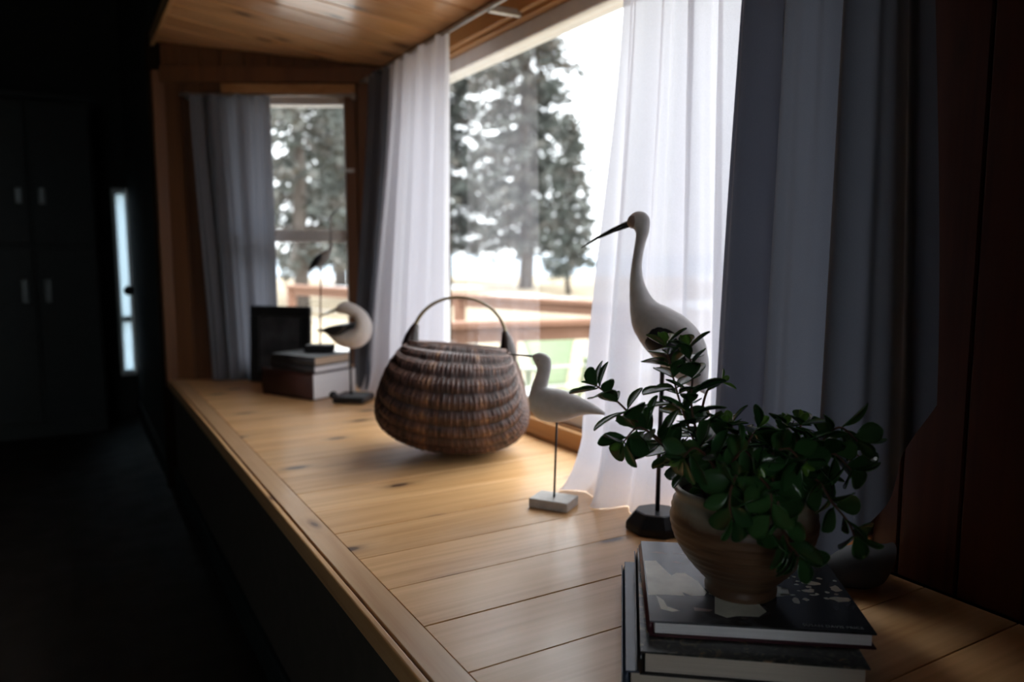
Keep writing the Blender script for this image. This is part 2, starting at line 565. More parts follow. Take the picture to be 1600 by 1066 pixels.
# glossy plant leaf, slightly translucent
for nm, c1, c2 in (('leaf_dark', (0.020, 0.075, 0.025), (0.052, 0.145, 0.042)), ('leaf_fresh', (0.08, 0.20, 0.03), (0.15, 0.30, 0.05))):
    m, t = nmat(nm)
    L = t.links.new
    out = N(t, 'ShaderNodeOutputMaterial')
    b = N(t, 'ShaderNodeBsdfPrincipled', Roughness=0.25)
    b.inputs['Specular IOR Level'].default_value = 0.75
    oi = N(t, 'ShaderNodeObjectInfo')
    co = N(t, 'ShaderNodeTexCoord')
    n1 = N(t, 'ShaderNodeTexNoise', Scale=90.0, Detail=3.0)
    L(co.outputs['Object'], n1.inputs['Vector'])
    mxv = N(t, 'ShaderNodeMath', operation='ADD')
    sb = N(t, 'ShaderNodeMath', operation='MULTIPLY')
    sb.inputs[1].default_value = 0.6
    L(oi.outputs['Random'], sb.inputs[0])
    s2 = N(t, 'ShaderNodeMath', operation='MULTIPLY')
    s2.inputs[1].default_value = 0.4
    L(n1.outputs['Fac'], s2.inputs[0])
    L(sb.outputs[0], mxv.inputs[0])
    L(s2.outputs[0], mxv.inputs[1])
    r1 = ramp(t, [(0.1, c1), (0.9, c2)])
    L(mxv.outputs[0], r1.inputs[0])
    L(r1.outputs[0], b.inputs['Base Color'])
    tr = N(t, 'ShaderNodeBsdfTranslucent')
    tr.inputs['Color'].default_value = (0.14, 0.30, 0.04, 1)
    mx = N(t, 'ShaderNodeMixShader')
    mx.inputs[0].default_value = 0.16
    L(b.outputs[0], mx.inputs[1])
    L(tr.outputs[0], mx.inputs[2])
    L(mx.outputs[0], out.inputs[0])

# glazed stoneware pot: brown clay with pale ash-coloured glaze about the rim
m, t = nmat('stoneware')
L = t.links.new
out = N(t, 'ShaderNodeOutputMaterial')
b = N(t, 'ShaderNodeBsdfPrincipled', Roughness=0.42)
co = N(t, 'ShaderNodeTexCoord')
mp = N(t, 'ShaderNodeMapping')
mp.inputs['Scale'].default_value = (3, 3, 30)
L(co.outputs['Object'], mp.inputs[0])
n1 = N(t, 'ShaderNodeTexNoise', Scale=3.0, Detail=6.0, Distortion=0.5)
L(mp.outputs[0], n1.inputs['Vector'])
r1 = ramp(t, [(0.3, (0.075, 0.038, 0.020)), (0.55, (0.125, 0.068, 0.036)), (0.75, (0.19, 0.12, 0.068))])
L(n1.outputs['Fac'], r1.inputs[0])
sz = N(t, 'ShaderNodeSeparateXYZ')
L(co.outputs['Object'], sz.inputs[0])
n3 = N(t, 'ShaderNodeTexNoise', Scale=22.0, Detail=3.0)
L(co.outputs['Object'], n3.inputs['Vector'])
ad = N(t, 'ShaderNodeMath', operation='MULTIPLY_ADD')
ad.inputs[1].default_value = 0.035
L(n3.outputs['Fac'], ad.inputs[0])
L(sz.outputs['Z'], ad.inputs[2])
fz = N(t, 'ShaderNodeMapRange')
fz.inputs['From Min'].default_value = 0.118
fz.inputs['From Max'].default_value = 0.135
L(ad.outputs[0], fz.inputs['Value'])
mx = N(t, 'ShaderNodeMix', data_type='RGBA')
L(fz.outputs[0], mx.inputs['Factor'])
L(r1.outputs[0], mx.inputs[6])
mx.inputs[7].default_value = (0.36, 0.32, 0.24, 1)
L(mx.outputs[2], b.inputs['Base Color'])
bp = N(t, 'ShaderNodeBump', Strength=0.25, Distance=0.003)
L(n1.outputs['Fac'], bp.inputs['Height'])
L(bp.outputs[0], b.inputs['Normal'])
L(b.outputs[0], out.inputs[0])

# woven bark basket: brown willow, paler strands kept in an attribute painted per row of weavers, with shade painted between ribs
m, t = nmat('willow')
L = t.links.new
out = N(t, 'ShaderNodeOutputMaterial')
b = N(t, 'ShaderNodeBsdfPrincipled', Roughness=0.5)
b.inputs['Specular IOR Level'].default_value = 0.5
at_ = N(t, 'ShaderNodeAttribute')
at_.attribute_name = 'strand_shade'
r1 = ramp(t, [(0.0, (0.022, 0.009, 0.007)), (0.4, (0.058, 0.026, 0.020)), (0.7, (0.095, 0.045, 0.034)), (1.0, (0.24, 0.12, 0.055))])
L(at_.outputs['Fac'], r1.inputs[0])
L(r1.outputs[0], b.inputs['Base Color'])
L(b.outputs[0], out.inputs[0])
simple('willow_rim', (0.10, 0.05, 0.036), 0.55, 0.4, var=0.35, scale=70)
simple('willow_handle', (0.17, 0.12, 0.055), 0.4, 0.5, var=0.2, scale=50)
simple('willow_wrap', (0.022, 0.010, 0.008), 0.5, 0.4, var=0.35, scale=90)

# straw field with patches of lying snow
m, t = nmat('straw_field')
L = t.links.new
out = N(t, 'ShaderNodeOutputMaterial')
b = N(t, 'ShaderNodeBsdfPrincipled', Roughness=0.95)
b.inputs['Specular IOR Level'].default_value = 0.05
co = N(t, 'ShaderNodeTexCoord')
n1 = N(t, 'ShaderNodeTexNoise', Scale=0.35, Detail=6.0)
L(co.outputs['Object'], n1.inputs['Vector'])
r1 = ramp(t, [(0.35, (0.235, 0.185, 0.125)), (0.6, (0.30, 0.245, 0.175))])
L(n1.outputs['Fac'], r1.inputs[0])
mp = N(t, 'ShaderNodeMapping')
mp.inputs['Location'].default_value = (3.0, 1.0, 0)
L(co.outputs['Object'], mp.inputs[0])
n2 = N(t, 'ShaderNodeTexNoise', Scale=0.07, Detail=3.0)
L(mp.outputs[0], n2.inputs['Vector'])
r2 = ramp(t, [(0.545, (0, 0, 0)), (0.57, (1, 1, 1))])
L(n2.outputs['Fac'], r2.inputs[0])
mx = N(t, 'ShaderNodeMix', data_type='RGBA')
L(r2.outputs[0], mx.inputs['Factor'])
L(r1.outputs[0], mx.inputs[6])
mx.inputs[7].default_value = (0.62, 0.64, 0.66, 1)
L(mx.outputs[2], b.inputs['Base Color'])
L(b.outputs[0], out.inputs[0])

m, t = nmat('spruce_needles')
L = t.links.new
out = N(t, 'ShaderNodeOutputMaterial')
b = N(t, 'ShaderNodeBsdfPrincipled', Roughness=0.8)
b.inputs['Specular IOR Level'].default_value = 0.15
co = N(t, 'ShaderNodeTexCoord')
n1 = N(t, 'ShaderNodeTexNoise', Scale=0.9, Detail=4.0)
L(co.outputs['Object'], n1.inputs['Vector'])
r1 = ramp(t, [(0.3, (0.055, 0.063, 0.055)), (0.5, (0.09, 0.095, 0.085)), (0.7, (0.125, 0.11, 0.095))])
L(n1.outputs['Fac'], r1.inputs[0])
L(r1.outputs[0], b.inputs['Base Color'])
L(b.outputs[0], out.inputs[0])

# ------------------------------------------------------------------ the bay and the room
XE = 0.334                 # front edge of the seat / plane of the room wall
XW = 1.10                  # inner face of the window wall
FA, FB = (0.36, 3.31), (1.10, 2.90)       # far slanting wall, front to back
NA, NB = (0.36, 0.03), (1.10, 0.45)       # near slanting wall
Z0, ZC = SH, CAMZ          # heights


def zceil(x, y):
    return CAMZ + 0.81 - 0.09 * (x - XE) / 0.766


def fline(p, q, side):
    d = Vector((q[0] - p[0], q[1] - p[1])).normalized()
    n = Vector((-d.y, d.x)) * side
    return n, n.dot(Vector(p))


nF, cF = fline(FA, FB, 1)        # inside: nF.p <= cF (normal points +Y)
nN, cN = fline(NA, NB, -1)       # inside: nN.p <= cN (normal points -Y)

# window seat: planks across, border and edge strip along the front
seat = empty('window_seat', (0, 0, 0))
tag(seat, 'varnished knotty pine window seat running below the bay window', 'window seat')
y = 0.781 - 0.1325 * 6
i = 0
rs = random.Random(3)
while y < 3.36:
    y1 = y + 0.1325
    poly = [(0.392, y + 0.0007), (1.096, y + 0.0007), (1.096, y1 - 0.0007), (0.392, y1 - 0.0007)]
    poly = clip(poly, nF, cF)
    if poly: poly = clip(poly, nN, cN)
    if len(poly) >= 3:
        link('plank', prism_me('plank', poly, Z0 - 0.02, Z0 + rs.uniform(-0.0003, 0.0003), 'pine_seat', 0.0008), seat)
    y = y1
box('front_border', (0.3475, 0.02, Z0 - 0.022), (0.3912, 3.33, Z0 + 0.0005), 'pine_border', seat, 0.001)
box('edge_strip', (0.334, 0.0, Z0 - 0.035), (0.3445, 3.33, Z0 - 0.0005), 'pine_edge', seat, 0.0025, 2)
box('support_board', (0.345, -0.05, Z0 - 0.05), (1.25, 3.40, Z0 - 0.0225), 'shadow_gap', seat)
box('front_panel', (0.352, -0.05, 0.0), (0.372, 3.40, Z0 - 0.05), 'seat_panel_paint', seat)

# bay ceiling of pine planks across
cb = empty('ceiling_bay')
tag(cb, 'sloping pine plank ceiling of the bay', None, None, 'structure')
y = -0.05
while y < 3.42:
    y1 = y + 0.136
    poly = [(XE + 0.012, y + 0.0045), (1.2, y + 0.0045), (1.2, y1 - 0.0045), (XE + 0.012, y1 - 0.0045)]
    poly = clip(poly, nF, cF + 0.02)
    if poly: poly = clip(poly, nN, cN + 0.02)
    if len(poly) >= 3:
        link('plank', prism_me('plank', poly, zceil, lambda x, yy: zceil(x, yy) + 0.02, 'pine_ceiling', 0.0015), cb)
    y = y1
v = [(XE, -0.3, zceil(XE, 0) + 0.012), (1.3, -0.3, zceil(1.3, 0) + 0.012), (1.3, 3.6, zceil(1.3, 0) + 0.012), (XE, 3.6, zceil(XE, 0) + 0.012)]
v += [(a, b_, c + 0.05) for a, b_, c in v]
link('backing_board', bevel_mesh(mesh('backing', v, [(0, 3, 2, 1), (4, 5, 6, 7), (0, 1, 5, 4), (1, 2, 6, 5), (2, 3, 7, 6), (3, 0, 4, 7)], 'shadow_gap'), 0), cb)

# window wall: solid around the opening, dressed with upright pine planks
WY0, WY1, WZ0, WZ1 = 0.79, 2.56, Z0 + 0.055, CAMZ + 0.655
ww = empty('wall_window')
tag(ww, 'pine panelled wall around the big bay window', None, None, 'structure')
box('wall_core', (XW + 0.012, 0.25, 0.0), (XW + 0.14, WY0 - 0.03, 1.80), 'shadow_gap', ww)
box('wall_core', (XW + 0.012, WY1 + 0.03, 0.0), (XW + 0.14, 3.05, 1.80), 'shadow_gap', ww)
box('wall_core', (XW + 0.012, 0.25, 0.0), (XW + 0.14, 3.05, WZ0 - 0.03), 'shadow_gap', ww)
box('wall_core', (XW + 0.012, 0.25, WZ1 + 0.03), (XW + 0.14, 3.05, 1.80), 'shadow_gap', ww)
def uplanks(parent, p, q, s0, s1, wd, za, zb, side, mat='pine_wall', th=0.014):
    """upright planks on the wall line p-q from s0 to s1; side = room side"""
    P, Q = Vector(p), Vector(q)
    d = (Q - P).normalized()
    n = Vector((-d.y, d.x)) * side
    s = s0
    while s < s1 - 0.005:
        e = min(s + wd, s1)
        a, b_ = P + d * (s + 0.0012), P + d * (e - 0.0012)
        poly = [a, b_, b_ - n * th, a - n * th]
        zz = zb if callable(zb) else (lambda x, y: zb)
        link('plank', prism_me('plank', [(k.x, k.y) for k in poly], za, zz, mat, 0.0025), parent)
        s = e
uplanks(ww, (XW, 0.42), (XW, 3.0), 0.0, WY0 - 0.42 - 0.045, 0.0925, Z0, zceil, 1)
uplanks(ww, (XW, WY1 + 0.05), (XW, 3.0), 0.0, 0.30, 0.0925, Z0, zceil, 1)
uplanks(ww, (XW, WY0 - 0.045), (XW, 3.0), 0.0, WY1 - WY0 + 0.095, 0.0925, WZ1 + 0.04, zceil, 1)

# window_1: the big picture window
w1 = empty('window_1', (XW, (WY0 + WY1) / 2, WZ0))
tag(w1, 'big picture window with pine casing and white frame', None, None, 'structure')
def wbox(n, a, b_, mat, bev=0.0):
    lx, ly, lz = w1.location
    return box(n, (a[0] - lx, a[1] - ly, a[2] - lz), (b_[0] - lx, b_[1] - ly, b_[2] - lz), mat, w1, bev)
wbox('stool_front', (1.094, WY0 - 0.05, Z0 + 0.001), (1.112, WY1 + 0.05, Z0 + 0.049), 'pine_trim_y', 0.002)
wbox('stool_cap', (1.117, WY0 - 0.02, Z0 + 0.03), (1.160, WY1 + 0.02, Z0 + 0.052), 'pine_trim_y', 0.002)
wbox('head_casing', (1.086, WY0 - 0.05, WZ1 - 0.012), (1.105, WY1 + 0.05, WZ1 + 0.042), 'pine_trim_y', 0.003)
wbox('head_jamb', (1.105, WY0 - 0.02, WZ1 - 0.022), (1.165, WY1 + 0.02, WZ1 + 0.0), 'pine_trim_y', 0.001)
for ya, yb in ((WY0 - 0.05, WY0 + 0.015), (WY1 - 0.015, WY1 + 0.05)):
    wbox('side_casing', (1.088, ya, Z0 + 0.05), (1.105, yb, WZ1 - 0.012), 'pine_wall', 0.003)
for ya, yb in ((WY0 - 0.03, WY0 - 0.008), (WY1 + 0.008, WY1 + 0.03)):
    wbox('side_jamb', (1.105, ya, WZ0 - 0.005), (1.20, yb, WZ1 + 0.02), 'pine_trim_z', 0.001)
g0, g1 = WZ0 - 0.002, WZ1 - 0.022
wbox('frame_rail', (1.130, WY0 - 0.01, g0), (1.20, WY1 + 0.01, g0 + 0.042), 'vinyl_white', 0.003)
wbox('frame_rail', (1.130, WY0 - 0.01, g1 - 0.045), (1.20, WY1 + 0.01, g1), 'vinyl_white', 0.003)
wbox('frame_stile', (1.130, WY0 - 0.01, g0), (1.20, WY0 + 0.04, g1), 'vinyl_white', 0.003)
wbox('frame_stile', (1.130, WY1 - 0.04, g0), (1.20, WY1 + 0.01, g1), 'vinyl_white', 0.003)
lx, ly, lz = w1.location
link('pane', mesh('pane', [(1.150 - lx, WY0 - ly, g0 - lz), (1.150 - lx, WY1 - ly, g0 - lz), (1.150 - lx, WY1 - ly, g1 - lz), (1.150 - lx, WY0 - ly, g1 - lz)], [(0, 1, 2, 3)], 'window_glass'), w1)

# far slanting wall with a double-hung window
fd = (Vector(FB) - Vector(FA)).normalized()
fn = Vector((fd.y, -fd.x))                  # towards the room
FL = (Vector(FB) - Vector(FA)).length
def fp(s, off):
    p = Vector(FA) + fd * s + fn * off
    return (p.x, p.y)
def fbox(n, s0, s1, o0, o1, za, zb, mat, parent, bev=0.0):
    return link(n, prism_me(n, [fp(s0, o0), fp(s1, o0), fp(s1, o1), fp(s0, o1)], za, zb, mat, bev), parent)
wf = empty('wall_bay_far')
tag(wf, 'slanting pine wall at the far end of the bay', None, None, 'structure')
FS0, FS1, FZ0, FZ1 = 0.26, 0.71, Z0 + 0.06, CAMZ + 0.615
fbox('wall_core', -0.06, FS0 - 0.02, -0.12, -0.014, 0, 1.80, 'shadow_gap', wf)
fbox('wall_core', FS1 + 0.02, FL + 0.1, -0.12, -0.014, 0, 1.80, 'shadow_gap', wf)
fbox('wall_core', -0.06, FL + 0.1, -0.12, -0.014, 0, FZ0 - 0.02, 'shadow_gap', wf)
fbox('wall_core', -0.06, FL + 0.1, -0.12, -0.014, FZ1 + 0.02, 1.80, 'shadow_gap', wf)
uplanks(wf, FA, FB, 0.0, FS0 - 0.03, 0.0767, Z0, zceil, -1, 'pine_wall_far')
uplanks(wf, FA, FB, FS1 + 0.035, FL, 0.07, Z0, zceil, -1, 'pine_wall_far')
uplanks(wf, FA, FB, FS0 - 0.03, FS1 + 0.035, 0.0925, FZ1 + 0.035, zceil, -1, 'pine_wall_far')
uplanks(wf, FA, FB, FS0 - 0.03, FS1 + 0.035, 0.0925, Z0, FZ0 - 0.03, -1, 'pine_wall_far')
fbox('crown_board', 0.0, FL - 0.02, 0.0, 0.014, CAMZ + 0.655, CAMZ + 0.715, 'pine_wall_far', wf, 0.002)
w2 = empty('window_2')
tag(w2, 'narrow double-hung window in the far slanting wall', None, None, 'structure')
fbox('head_casing', FS0 - 0.03, FS1 + 0.035, 0.0, 0.014, FZ1 - 0.012, FZ1 + 0.035, 'pine_trim_x', w2, 0.002)
fbox('stool', FS0 - 0.03, FS1 + 0.035, -0.03, 0.02, FZ0 - 0.03, FZ0, 'pine_trim_x', w2, 0.002)
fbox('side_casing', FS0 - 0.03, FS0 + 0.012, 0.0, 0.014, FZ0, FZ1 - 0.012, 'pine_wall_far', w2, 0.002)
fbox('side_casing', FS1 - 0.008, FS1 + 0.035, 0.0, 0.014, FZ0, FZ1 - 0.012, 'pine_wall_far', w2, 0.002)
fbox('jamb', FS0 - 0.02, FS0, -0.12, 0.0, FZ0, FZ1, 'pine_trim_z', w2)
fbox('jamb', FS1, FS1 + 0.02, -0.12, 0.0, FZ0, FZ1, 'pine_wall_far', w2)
fbox('head_jamb', FS0 - 0.02, FS1 + 0.02, -0.12, 0.0, FZ1, FZ1 + 0.02, 'pine_trim_x', w2)
fbox('frame_rail', FS0, FS1, -0.085, -0.03, FZ1 - 0.036, FZ1, 'vinyl_white', w2, 0.002)
fbox('frame_rail', FS0, FS1, -0.085, -0.03, FZ0, FZ0 + 0.045, 'vinyl_white', w2, 0.002)
fbox('frame_stile', FS0, FS0 + 0.03, -0.085, -0.03, FZ0, FZ1, 'vinyl_white', w2, 0.002)
fbox('frame_stile', FS1 - 0.022, FS1, -0.085, -0.03, FZ0, FZ1, 'vinyl_white', w2, 0.002)
fbox('meeting_rail', FS0 + 0.02, FS1 - 0.015, -0.08, -0.028, CAMZ + 0.048, CAMZ + 0.092, 'vinyl_white', w2, 0.002)
for za, zb, off in ((FZ0 + 0.03, CAMZ + 0.06, -0.05), (CAMZ + 0.08, FZ1 - 0.03, -0.07)):
    a, b_ = fp(FS0 + 0.02, off), fp(FS1 - 0.015, off)
    link('pane', mesh('pane', [(*a, za), (*b_, za), (*b_, zb), (*a, zb)], [(0, 1, 2, 3)], 'window_glass'), w2)
fbox('latch', FS1 - 0.004, FS1 + 0.026, 0.013, 0.024, CAMZ + 0.315, CAMZ + 0.330, 'window_latch', w2, 0.002)

# near slanting wall (to the right of the camera)
wn = empty('wall_bay_near')
tag(wn, 'slanting pine wall at the near end of the bay', None, None, 'structure')
nd = (Vector(NB) - Vector(NA)).normalized()
nn = Vector((-nd.y, nd.x))
def npnt(s, off):
    p = Vector(NA) + nd * s + nn * off
    return (p.x, p.y)
NL = (Vector(NB) - Vector(NA)).length
link('wall_core', prism_me('wall_core', [npnt(-0.06, -0.12), npnt(NL + 0.12, -0.12), npnt(NL + 0.12, -0.015), npnt(-0.06, -0.015)], 0, 1.80, 'shadow_gap'), wn)
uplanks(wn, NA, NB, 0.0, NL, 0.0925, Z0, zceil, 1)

# casings at the bay opening
t1 = empty('trim_1'); tag(t1, 'pine casing round the mouth of the bay', None, None, 'structure')
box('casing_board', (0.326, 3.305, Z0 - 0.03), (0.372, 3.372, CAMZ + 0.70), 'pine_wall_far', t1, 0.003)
box('casing_board', (0.330, 0.0, CAMZ + 0.795), (0.346, 3.36, CAMZ + 0.845), 'pine_edge', t1, 0.003)

# dark room
RX0, RY0, RY1, RZ = -4.2, -1.9, 5.0, 2.42
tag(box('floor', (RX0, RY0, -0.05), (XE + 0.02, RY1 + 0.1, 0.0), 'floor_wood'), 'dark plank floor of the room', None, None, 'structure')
tag(box('ceiling', (RX0, RY0, RZ), (XE + 0.12, RY1 + 0.1, RZ + 0.06), 'room_ceiling_paint'), 'dim painted room ceiling', None, None, 'structure')
wr = empty('wall_right'); tag(wr, 'dark painted room wall that the bay opens from', None, None, 'structure')
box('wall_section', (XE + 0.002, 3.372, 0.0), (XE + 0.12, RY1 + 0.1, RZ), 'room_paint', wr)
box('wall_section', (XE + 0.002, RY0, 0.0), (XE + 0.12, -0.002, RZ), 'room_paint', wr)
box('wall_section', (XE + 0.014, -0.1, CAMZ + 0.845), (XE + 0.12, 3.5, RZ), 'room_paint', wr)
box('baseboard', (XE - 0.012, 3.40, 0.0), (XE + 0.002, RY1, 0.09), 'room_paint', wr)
tag(box('baseboard_right', (0.340, 0.0, 0.0), (0.352, 3.372, 0.085), 'cabinet_paint', None, 0.003), 'dark baseboard below the window seat', None, None, 'structure')
tag(box('wall_left', (RX0 - 0.1, RY0, 0), (RX0, RY1, RZ), 'plaster_pale'), 'plaster left room wall', None, None, 'structure')
wbk = empty('wall_back'); tag(wbk, 'plaster room wall behind the viewer with an added fill window', None, None, 'structure')
BX0, BX1, BZ0, BZ1 = -1.75, -0.75, 0.85, 2.05  # opening for the unseen window added to light the pages and leaves
box('wall_section', (RX0, RY0 - 0.1, 0), (BX0, RY0, RZ), 'plaster_pale', wbk)
box('wall_section', (BX1, RY0 - 0.1, 0), (XE + 0.12, RY0, RZ), 'plaster_pale', wbk)
box('wall_section', (BX0, RY0 - 0.1, 0), (BX1, RY0, BZ0), 'plaster_pale', wbk)
box('wall_section', (BX0, RY0 - 0.1, BZ1), (BX1, RY0, RZ), 'plaster_pale', wbk)
w4 = empty('fill_window', (BX0, RY0, BZ0)); tag(w4, 'unseen white window added behind the viewer as fill light', None, None, 'structure')
for x0, x1, z0, z1 in ((0, 0.05, 0, 1.2), (0.95, 1.0, 0, 1.2), (0.05, 0.95, 0, 0.05), (0.05, 0.95, 1.15, 1.2), (0.48, 0.52, 0.05, 1.15)):
    box('frame_bar', (x0, -0.08, z0), (x1, -0.03, z1), 'vinyl_white', w4, 0.002)
link('pane', mesh('pane', [(0, -0.05, 0), (1.0, -0.05, 0), (1.0, -0.05, 1.2), (0, -0.05, 1.2)], [(0, 1, 2, 3)], 'window_glass'), w4)
wfar = empty('wall_far'); tag(wfar, 'dark far wall of the room', None, None, 'structure')
DX0, DX1, DZ0, DZ1 = 0.250, 0.332, 0.24, 1.325
box('wall_section', (RX0, RY1, 0), (DX0, RY1 + 0.1, RZ), 'room_paint', wfar)
box('wall_section', (DX0, RY1, DZ1), (XE + 0.12, RY1 + 0.1, RZ), 'room_paint', wfar)
box('wall_section', (DX0, RY1, 0), (XE + 0.12, RY1 + 0.1, DZ0), 'room_paint', wfar)
d1 = empty('window_3', (DX0, RY1, 0)); tag(d1, 'narrow pale frosted sidelight window in the far corner of the dark room', None, None, 'structure')
def dbox(n, x0, x1, y0, y1, z0, z1, mat, par=None, bev=0.002):
    return box(n, (x0, y0, z0), (x1, y1, z1), mat, par or d1, bev)
WD = DX1 - DX0
dbox('stile', 0.0, 0.022, 0.0, 0.06, DZ0, DZ1, 'door_white'); dbox('stile', WD - 0.01, WD, 0.0, 0.06, DZ0, DZ1, 'door_white')
dbox('rail', 0.022, WD - 0.01, 0.0, 0.06, DZ0, DZ0 + 0.03, 'door_white'); dbox('rail', 0.022, WD - 0.01, 0.0, 0.06, 0.56, 0.585, 'black_metal')
dbox('rail', 0.022, WD - 0.01, 0.0, 0.06, DZ1 - 0.03, DZ1, 'door_white')
dbox('frosted_pane', 0.022, WD - 0.01, 0.03, 0.036, DZ0 + 0.03, 0.56, 'frosted_glass', None, 0); dbox('frosted_pane', 0.022, WD - 0.01, 0.03, 0.036, 0.585, DZ1 - 0.03, 'frosted_glass', None, 0)
kn = lathe_me('latch', [(0.001, 0.0), (0.012, 0.0), (0.012, 0.02), (0.026, 0.03), (0.03, 0.045), (0.022, 0.058), (0.001, 0.06)], 'black_metal', 16)
ko = link('latch', kn, d1, (0.066, 0.02, 0.74)); ko.rotation_euler = (PI / 2, 0, 0)

# cabinet against the far wall
cab = empty('tall_cabinet', (-0.62, 4.98, 0))
tag(cab, 'tall dark cupboard with paired doors and pale handles at the dark end of the room', 'cabinet')
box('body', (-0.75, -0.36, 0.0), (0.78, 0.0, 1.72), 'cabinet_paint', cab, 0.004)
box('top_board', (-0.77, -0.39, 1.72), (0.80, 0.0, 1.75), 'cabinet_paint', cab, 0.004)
for za, zb, hz in ((0.08, 0.98, 0.70), (1.00, 1.70, 1.20)):
    for xa, xb, hx in ((-0.74, -0.245, -0.69), (-0.235, 0.485, 0.44), (0.495, 0.77, 0.54)):
        dr = box('door', (xa, -0.38, za), (xb, -0.36, zb), 'cabinet_paint', cab, 0.004)
        box('handle', (hx - 0.016, -0.40, hz), (hx + 0.016, -0.38, hz + (0.12 if za < 0.5 else 0.08)), 'handle_metal', dr, 0.004)

# ------------------------------------------------------------------ curtains and rods
def lerp_path(path, u):
    k = u * (len(path) - 1)
    i = min(int(k), len(path) - 2)
    s = k - i
    a, b_ = path[i], path[i + 1]
    return Vector((a[0] + (b_[0] - a[0]) * s, a[1] + (b_[1] - a[1]) * s))


def curtain_me(name, top, bot, zt, zb, folds, at_, ab_, mat, nu=110, nv=60, seed=1, pool=0.0, bulge=None, sharp=1.0, pside=1):
    rr = random.Random(seed)
    ph = [rr.uniform(0, 2 * PI) for _ in range(6)]
    top, bot = catmull(top, 6), catmull(bot, 6)
    verts, faces = [], []
    zf = zb if callable(zb) else (lambda u: zb)
    for j in range(nv + 1):
        v = j / nv
        for i in range(nu + 1):
            u = i / nu
            a, b_ = lerp_path(top, u), lerp_path(bot, u)
            vv = v * v * (3 - 2 * v) * 0.5 + v * 0.5
            p = a.lerp(b_, vv)
            e = 0.01
            t_ = (lerp_path(top, min(1, u + e)) - lerp_path(top, max(0, u - e))).lerp(
                lerp_path(bot, min(1, u + e)) - lerp_path(bot, max(0, u - e)), vv).normalized()
            n = Vector((t_.y, -t_.x))
            amp = at_ + (ab_ - at_) * v
            x = 2 * PI * folds * (u + 0.05 * math.sin(4 * u + ph[3] + 1.2 * v))
            f = math.sin(x + ph[0]) + 0.45 * math.sin(1.73 * x + ph[1] + 0.8 * v) + 0.22 * math.sin(3.1 * x + ph[2] - 1.5 * v) * (1 - 0.6 * v)
            f = math.copysign(abs(f) ** sharp, f)
            p = p + n * amp * f
            if bulge:
                p = p + bulge(u, v)
            z = zt + (zf(u) - zt) * v
            if pool and v > 0.90:
                w_ = (v - 0.90) / 0.10
                z9 = zt + (zf(u) - zt) * 0.90
                z = Z0 + 0.0015 + (z9 - Z0) * (1 - w_) ** 1.6 + 0.014 * math.sin(PI * w_) * (0.5 + 0.5 * math.sin(13 * u + ph[5]))
                keep = 1 - 0.85 * math.exp(-((u - 0.47) / 0.16) ** 2)
                p = p + n * pool * w_ ** 1.4 * (0.75 + 0.25 * math.sin(9 * u + ph[4])) * keep * pside
                p = p + Vector((0, 1)) * 0.5 * pool * w_ * math.exp(-(u / 0.12) ** 2)
            verts.append((p.x, p.y, z))
    for j in range(nv):
        for i in range(nu):
            a = j * (nu + 1) + i
            faces.append((a, a + 1, a + nu + 2, a + nu + 1))
    return mesh(name, verts, faces, mat, True)


ZT = CAMZ + 0.642
ZB = Z0 + 0.004
o = link('sheer_curtain', curtain_me('sheer_curtain', [(1.0, 2.54), (1.0, 2.40), (1.0, 2.25), (1.0, 2.10)],
         [(0.935, 2.67), (0.95, 2.50), (0.97, 2.30), (0.985, 2.10)], ZT, ZB, 5.0, 0.012, 0.024, 'sheer_white', seed=4, pool=0.03))
tag(o, 'white sheer curtain behind the woven basket at the far side of the big window', 'curtain', 'white sheer curtains')
o = link('sheer_curtain', curtain_me('sheer_curtain', [(1.0, 1.275), (1.0, 1.15), (1.0, 1.02), (1.0, 0.86)],
         [(0.945, 1.285), (0.925, 1.20), (0.965, 1.10), (0.995, 1.0), (1.0, 0.92), (1.0, 0.84)], ZT, ZB, 5.5, 0.012, 0.022, 'sheer_white', nu=150, nv=80, seed=11, pool=0.045))
tag(o, 'white sheer curtain behind the tall white wading bird, pooling on the seat', 'curtain', 'white sheer curtains')
o = link('grey_curtain', curtain_me('grey_curtain', [(1.0, 2.74), (1.0, 2.68), (1.0, 2.62), (1.0, 2.55)],
         [(0.945, 2.80), (0.94, 2.75), (0.94, 2.70), (0.955, 2.66)], ZT, ZB, 3.0, 0.012, 0.016, 'curtain_grey', 60, 30, seed=2))
tag(o, 'narrow dark grey curtain gathered in the far corner beside the sheer curtain', 'curtain', 'grey lined curtains')
o = link('grey_curtain', curtain_me('grey_curtain', [fp(0.125, 0.05), fp(0.2, 0.05), fp(0.3, 0.05), fp(0.425, 0.05)],
         [fp(0.16, 0.045), fp(0.23, 0.042), fp(0.32, 0.042), fp(0.425, 0.045)], CAMZ + 0.60, ZB, 4.0, 0.012, 0.011, 'curtain_grey_far', 90, 40, seed=6))
tag(o, 'grey curtain at the narrow far window behind the picture frame', 'curtain', 'grey lined curtains')


def zb_right(u):
    if u < 0.45: return ZB
    s = (u - 0.45) / 0.55
    return ZB + 0.30 * s ** 1.7


gc = link('grey_curtain', curtain_me('grey_curtain', [(0.965, 0.915), (0.965, 0.82), (0.965, 0.72), (0.965, 0.625)],
          [(0.955, 0.955), (0.955, 0.83), (0.96, 0.70), (0.965, 0.575)], ZT, zb_right, 3.2, 0.017, 0.020, 'curtain_grey', 150, 70, seed=21, sharp=1.0))
tag(gc, 'large slate grey curtain behind the potted plant with its hem swept up', 'curtain', 'grey lined curtains')
